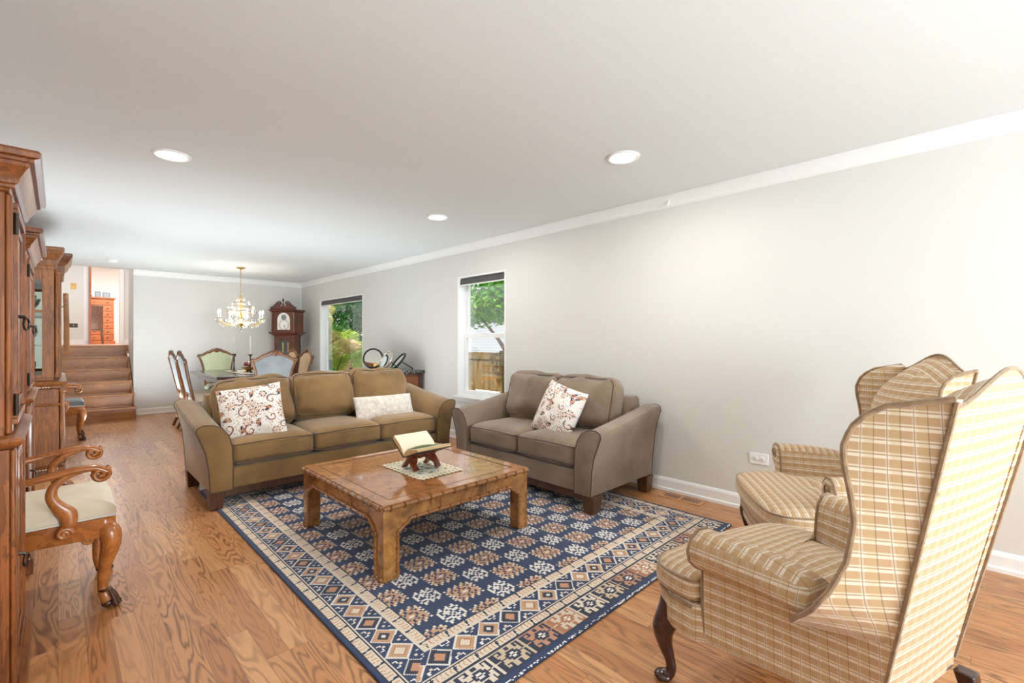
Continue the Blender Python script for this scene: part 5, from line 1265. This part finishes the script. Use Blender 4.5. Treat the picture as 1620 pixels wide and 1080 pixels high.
def ring_mirror(label, x, y, yaw, tilt, R, ringm, back, gleam=True):
    t = thing('ring_mirror', label, 'mirror', (x, y, .8455), yaw, 'round mirrors on the sideboard')
    # local: disc normal along -y before tilt, leaning back by tilt
    Rm = Matrix.Rotation(-tilt, 3, 'X'); c = V3(0, 0, 0)
    zc = R*math.cos(tilt)+.014
    def q(p): return Rm @ p + V3(0, 0, zc)
    MB().tube([q(V3(R*math.cos(k*PI/20), 0, R*math.sin(k*PI/20))) for k in range(40)], [(.015, .012)]*40, 8, closed=True, up=None).build('ring_frame', ringm, t)
    mm = MB(); mm.add([q(V3(R*math.cos(k*PI/20), -.002, R*math.sin(k*PI/20))) for k in range(40)]+[q(V3(R*math.cos(k*PI/20), .004, R*math.sin(k*PI/20))) for k in range(40)], [tuple(range(40)), tuple(range(79, 39, -1))]+[(k, (k+1) % 40, (k+1) % 40+40, k+40) for k in range(40)])
    mm.build('mirror_disc', M['mirror'], t, smooth=False)
    MB().tube([q(V3(0, .012, R*.15)), V3(0, R*math.sin(tilt)+.12, .008)], .007, 8).build('prop_leg', M['black'], t)
    MB().tube([V3(-.04, -.01+R*math.sin(-tilt)*0-.0, .008), V3(.04, -.01, .008)], .0075, 8).build('foot_bar', M['black'], t)
    return t
ring_mirror('dark-rimmed round mirror at the left of the sideboard, facing the room', 3.24, 6.18, math.radians(-42), .14, .135, M['black'], None)
ring_mirror('silvery-rimmed round mirror in the middle of the sideboard', 3.31, 5.93, math.radians(-92), .50, .135, plain('champagne_metal', srgb(214, 200, 180), .25, .8), None)
ring_mirror('dark-rimmed round mirror leaning far back at the right of the sideboard', 3.37, 5.70, math.radians(-106), .70, .135, M['black'], None)
t = thing('gold_ball_ornament', 'small gold ball ornament on a dark base before the left round mirror', 'ornament', (3.20, 6.03, .8455))
MB().lathe([(.045, 0), (.045, .008), (.02, .02), (.012, .026)], seg=18).build('base', M['black'], t); MB().sphere((0, 0, .058), .034, 16, 10).build('ball', M['gold'], t)
t = thing('side_table', 'small black-topped side table below the far window', 'side table', (3.36, 8.72, 0))
MB().bb(-.15, .15, -.15, .15, .63, .66).build('tabletop', M['black'], t, bevel=.004)
for sx in (-.12, .12):
    for sy in (-.12, .12): MB().bb(sx-.015, sx+.015, sy-.015, sy+.015, 0, .63).build('leg', M['black'], t, smooth=False)

# ------------------------------------------------------------------ upper room furniture
t = thing('chest_of_drawers', 'tall orange pine chest of drawers seen through the upper doorway', 'chest of drawers', (.86, 17.6, LZ))
MB().bb(-.28, .28, -.2, .25, .08, 1.27).build('body', M['pine'], t, bevel=.004)
MB().bb(-.32, .32, -.24, .26, 1.271, 1.31).build('top', M['pine'], t, bevel=.008)
MB().bb(-.31, .31, -.23, .26, 0, .079).build('plinth', M['pine'], t, bevel=.008)
for k in range(7):
    z = .10+k*.165; d = MB().bb(-.25, .25, -.218, -.2005, z, z+.15).build('drawer', M['pine'], t, bevel=.008)
    for sx in (-.14, .14): MB().sphere((sx, -.232, z+.075), .016, 8, 6).build('knob', M['cabdark'], d)
bl = plain('dark_blue_photo', srgb(50, 70, 96), .4)
for x, w_, h_, lab in ((.66, .09, .10, 'small white ornament frame at the left on the pine chest'), (.80, .12, .17, 'oval blue ornament in the middle of the pine chest top'), (.98, .16, .15, 'dark blue framed picture at the right on the pine chest')):
    t = thing('picture_frame', lab, 'picture frame', (x, 17.55, LZ+1.3105), 0, 'small frames on the pine chest')
    MB().bb(-w_/2, w_/2, -.012, .012, 0, h_).build('frame', M['white'] if w_ < .1 else bl, t, bevel=.004); MB().bb(-w_/2+.015, w_/2-.015, -.0135, -.0125, .015, h_-.015).build('picture', M['bluegrey'], t, smooth=False)
t = thing('wooden_chair', 'plain wooden chair with solid back standing before the pine chest', 'chair', (.66, 15.9, LZ))
MB().bb(-.12, .16, -.17, -.13, .36, .98).build('backrest', M['dinewood'], t, bevel=.01); MB().bb(-.14, .20, -.18, .2, .33, .36).build('seat', M['dinewood'], t, bevel=.008)
for sx in (-.11, .14):
    for sy in (-.15, .17): MB().tube([V3(sx, sy, .33), V3(sx+.02*(1 if sx > 0 else -1), sy*1.15, 0)], [.024, .014], 8).build('leg', M['dinewood'], t)

# ------------------------------------------------------------------ outdoors
GZ = -1.25
grass = NT('lawn'); gn = grass.new('TexNoise', {'Vector': grass.coord('Object', (3, 3, 3)), 'Scale': 2.0, 'Detail': 8.0}); grass.set(grass.ramp(gn.outputs[0], [(.35, srgb(50, 80, 26)), (.7, srgb(96, 124, 46))]), .9)
struct('ground', MB().bb(3.8, 40, -12, 50, GZ-.1, GZ), grass.m, smooth=False)
def leafmat(name, stops, sc=1.3):
    t = NT(name); n = t.new('TexNoise', {'Vector': t.coord(), 'Scale': sc, 'Detail': 3.0}); n2 = t.new('TexNoise', {'Vector': t.coord(), 'Scale': 26.0, 'Detail': 1.0})
    c = t.ramp(t.math('ADD', t.math('MULTIPLY', n.outputs[0], .55), t.math('MULTIPLY', n2.outputs[0], .45)), stops)
    tr = t.new('BsdfTranslucent', {'Color': c}); mx = t.new('MixShader', {0: .4, 1: t.b.outputs[0], 2: tr.outputs[0]}); t.l.new(mx.outputs[0], t.n['Material Output'].inputs[0]); return t.set(c, .6)
G1 = leafmat('green_leaves', [(.36, srgb(40, 110, 20)), (.5, srgb(96, 176, 30)), (.66, srgb(190, 226, 90))])
G2 = leafmat('deep_green_leaves', [(.36, srgb(14, 80, 40)), (.5, srgb(34, 130, 56)), (.66, srgb(90, 180, 70))])
G3 = leafmat('pink_tinged_leaves', [(.38, srgb(130, 140, 50)), (.48, srgb(200, 216, 90)), (.56, srgb(240, 190, 150)), (.66, srgb(244, 230, 170))], 2.2)
bark = wood('bark', srgb(120, 96, 76), srgb(60, 46, 38), rough=.9)
def leaves(blobs, n, size, seed):
    r = random.Random(seed); mb = MB(); tot = sum(b[3]*b[4]*b[5] for b in blobs)
    for (cx, cy, cz, rx, ry, rz) in blobs:
        for k in range(int(n*rx*ry*rz/tot)):
            while True:
                p = V3(r.uniform(-1, 1), r.uniform(-1, 1), r.uniform(-1, 1))
                if p.length <= 1: break
            p = p*(.35+.65*p.length)**.3; c = V3(cx+p.x*rx, cy+p.y*ry, cz+p.z*rz)
            a = V3(r.gauss(0, 1), r.gauss(0, 1), r.gauss(0, 1)).normalized(); b = a.orthogonal().normalized(); s_ = size*r.uniform(.6, 1.3)
            mb.add([c-a*s_, c+b*s_*.45, c+a*s_, c-b*s_*.45], [(0, 1, 2, 3)])
    return mb
def tree(name, label, cat, loc, h, blobs, n, size, mat, seed, trunk=.09):
    t = thing(name, label, cat, loc)
    MB().tube(smoothpath([V3(0, 0, -.02), V3(.03, .05, h*.3), V3(-.04, 0, h*.6), V3(0, .05, h*.85)], 4), [trunk*(1-.6*k/12) for k in range(13)], 10).build('trunk', bark, t)
    br = MB()
    for b in blobs: br.tube([V3(0, 0, h*.45), V3(b[0]*.5, b[1]*.5, (h*.45+b[2])*.5+.1), V3(b[0], b[1], b[2])], [trunk*.5, trunk*.3, trunk*.12], 6)
    br.build('branches', bark, t)
    leaves(blobs, n, size, seed).build('foliage', mat, t, smooth=False, fix=False)
tree('shade_tree', 'leafy green tree overhanging the fence outside the near window', 'tree', (6.4, 6.1, GZ), 3.6, [(.3, 1.3, 3.9, 1.2, 1.6, 1.1), (.5, 2.3, 3.3, .8, .9, .55), (.2, .6, 3.6, .9, .9, .6), (.6, 1.3, 4.9, 1.3, 1.6, 1.0)], 11000, .075, G1, 1, .12)
tree('evergreen_tree', 'tall deep green tree behind the shrubs outside the far window', 'tree', (11.0, 25.5, GZ), 6.0, [(0, 0, 4.2, 2.4, 2.6, 3.0), (-.6, 1.0, 6.5, 2.2, 2.2, 2.2), (2.0, -1.5, 3.8, 1.8, 1.8, 2.4), (2.6, 1.5, 5.5, 2.0, 2.0, 2.8)], 22000, .12, G2, 2, .2)
tree('maple_shrub', 'pink and yellow-green ornamental shrub outside the far window', 'shrub', (5.5, 12.9, GZ), 2.4, [(-.25, .1, 3.05, .30, .45, .30), (.0, .3, 2.6, .42, .5, .26), (.28, -.3, 2.35, .36, .5, .22), (-.2, -.5, 2.2, .3, .4, .2), (.1, .5, 3.4, .2, .3, .16)], 5200, .05, G3, 3, .05)
tree('green_shrub', 'bright green shrub with drooping branches above the maple outside the far window', 'shrub', (6.1, 15.6, GZ), 4.0, [(0, 0, 4.2, 1.1, 1.2, .75), (.5, -.2, 2.7, .55, .6, .42), (-.3, -.4, 4.9, .9, .8, .5)], 8000, .07, G1, 5, .07)
G4 = leafmat('lime_leaves', [(.36, srgb(110, 150, 30)), (.5, srgb(190, 216, 60)), (.66, srgb(236, 240, 140))], 2.0)
tree('lime_shrub', 'yellow-green leafy shrub low at the right of the far window view', 'shrub', (6.5, 13.7, GZ), 1.8, [(0, 0, 2.2, .5, .6, .35), (.3, -.4, 1.8, .5, .5, .35), (-.4, .5, 1.9, .45, .5, .4), (-.2, -.2, 2.6, .3, .35, .25)], 4200, .055, G4, 12, .04)
tree('hosta_plant', 'low green leafy plant just outside the far window', 'plant', (4.85, 11.4, GZ), 1.2, [(0, 0, 1.55, .26, .26, .24)], 500, .08, G2, 6, .03)
tree('backdrop_tree', 'broad green tree beyond the fence and house outside the near window', 'tree', (12.6, 11.6, GZ), 5.0, [(0, 0, 4.6, 1.6, 1.9, 2.0), (-.6, -3.0, 4.6, 1.6, 1.8, 1.8)], 9000, .16, G2, 8, .2)
FW = NT('fence_wood'); fv = FW.coord('Object', (9, 9, .8)); fn_ = FW.new('TexNoise', {'Vector': fv, 'Scale': 1.5, 'Detail': 5.0}); FW.set(FW.ramp(fn_.outputs[0], [(.3, srgb(88, 68, 30)), (.7, srgb(138, 110, 58))]), .85); FW = FW.m
def fence(label, y0, y1, x, ztop):
    t = thing('wooden_fence', label, 'fence', (x, (y0+y1)/2, GZ)); H_ = ztop-GZ; L = y1-y0
    b = MB(); n = int(L/.15)
    for k in range(n): y = -L/2+L*(k+.5)/n; b.bb(-.01, .01, y-.072, y+.072, .04, H_+(.0 if k % 2 else .006))
    b.build('board_panel', FW, t, smooth=False)
    for z in (.35, H_*.52, H_-.13): MB().bb(-.055, -.012, -L/2, L/2, z-.045, z+.045).build('rail', FW, t, smooth=False)
    k = 0
    while k*2.3 <= L: MB().bb(-.09, -.011, -L/2+k*2.3-.045, -L/2+k*2.3+.045, 0, H_+.05).build('post', FW, t, smooth=False); k += 1
fence('brown wooden board fence beyond the near window', 6.2, 13.1, 8.0, .95)
fence('yellow-brown wooden fence glimpsed beyond the shrubs of the far window', 13.3, 24.6, 8.0, 1.0)
sd_ = NT('siding'); sw = sd_.new('TexWave', {'Vector': sd_.coord('Object', (0, 0, 1)), 'Scale': 2.2}, wave_type='BANDS', bands_direction='Z', wave_profile='SAW'); sd_.set(sd_.ramp(sw.outputs[0], [(0, srgb(158, 160, 170)), (.9, srgb(184, 186, 194)), (1, srgb(110, 112, 122))]), .7)
t = thing('neighbour_house', 'pale grey sided house behind the fence outside the near window', 'house', (17.2, 19.0, GZ))
MB().bb(-1.5, 2.5, -5.5, .2, 0, 4.0).build('wall', sd_.m, t, smooth=False)
MB().prism([(-1.9, 4.0), (.5, 5.6), (2.9, 4.0), (2.9, 3.9), (-1.9, 3.9)], -5.8, .5, 'y').build('roof', plain('grey_shingles', srgb(96, 96, 104), .9, var=.2), t, smooth=False)
for yy in (-4.9, -3.4): 
    f = MB().bb(-1.54, -1.50, yy-.4, yy+.4, 1.7, 2.8).build('window', M['trim'], t, smooth=False); MB().bb(-1.545, -1.541, yy-.34, yy+.34, 1.76, 2.74).build('pane', bl, f, smooth=False)
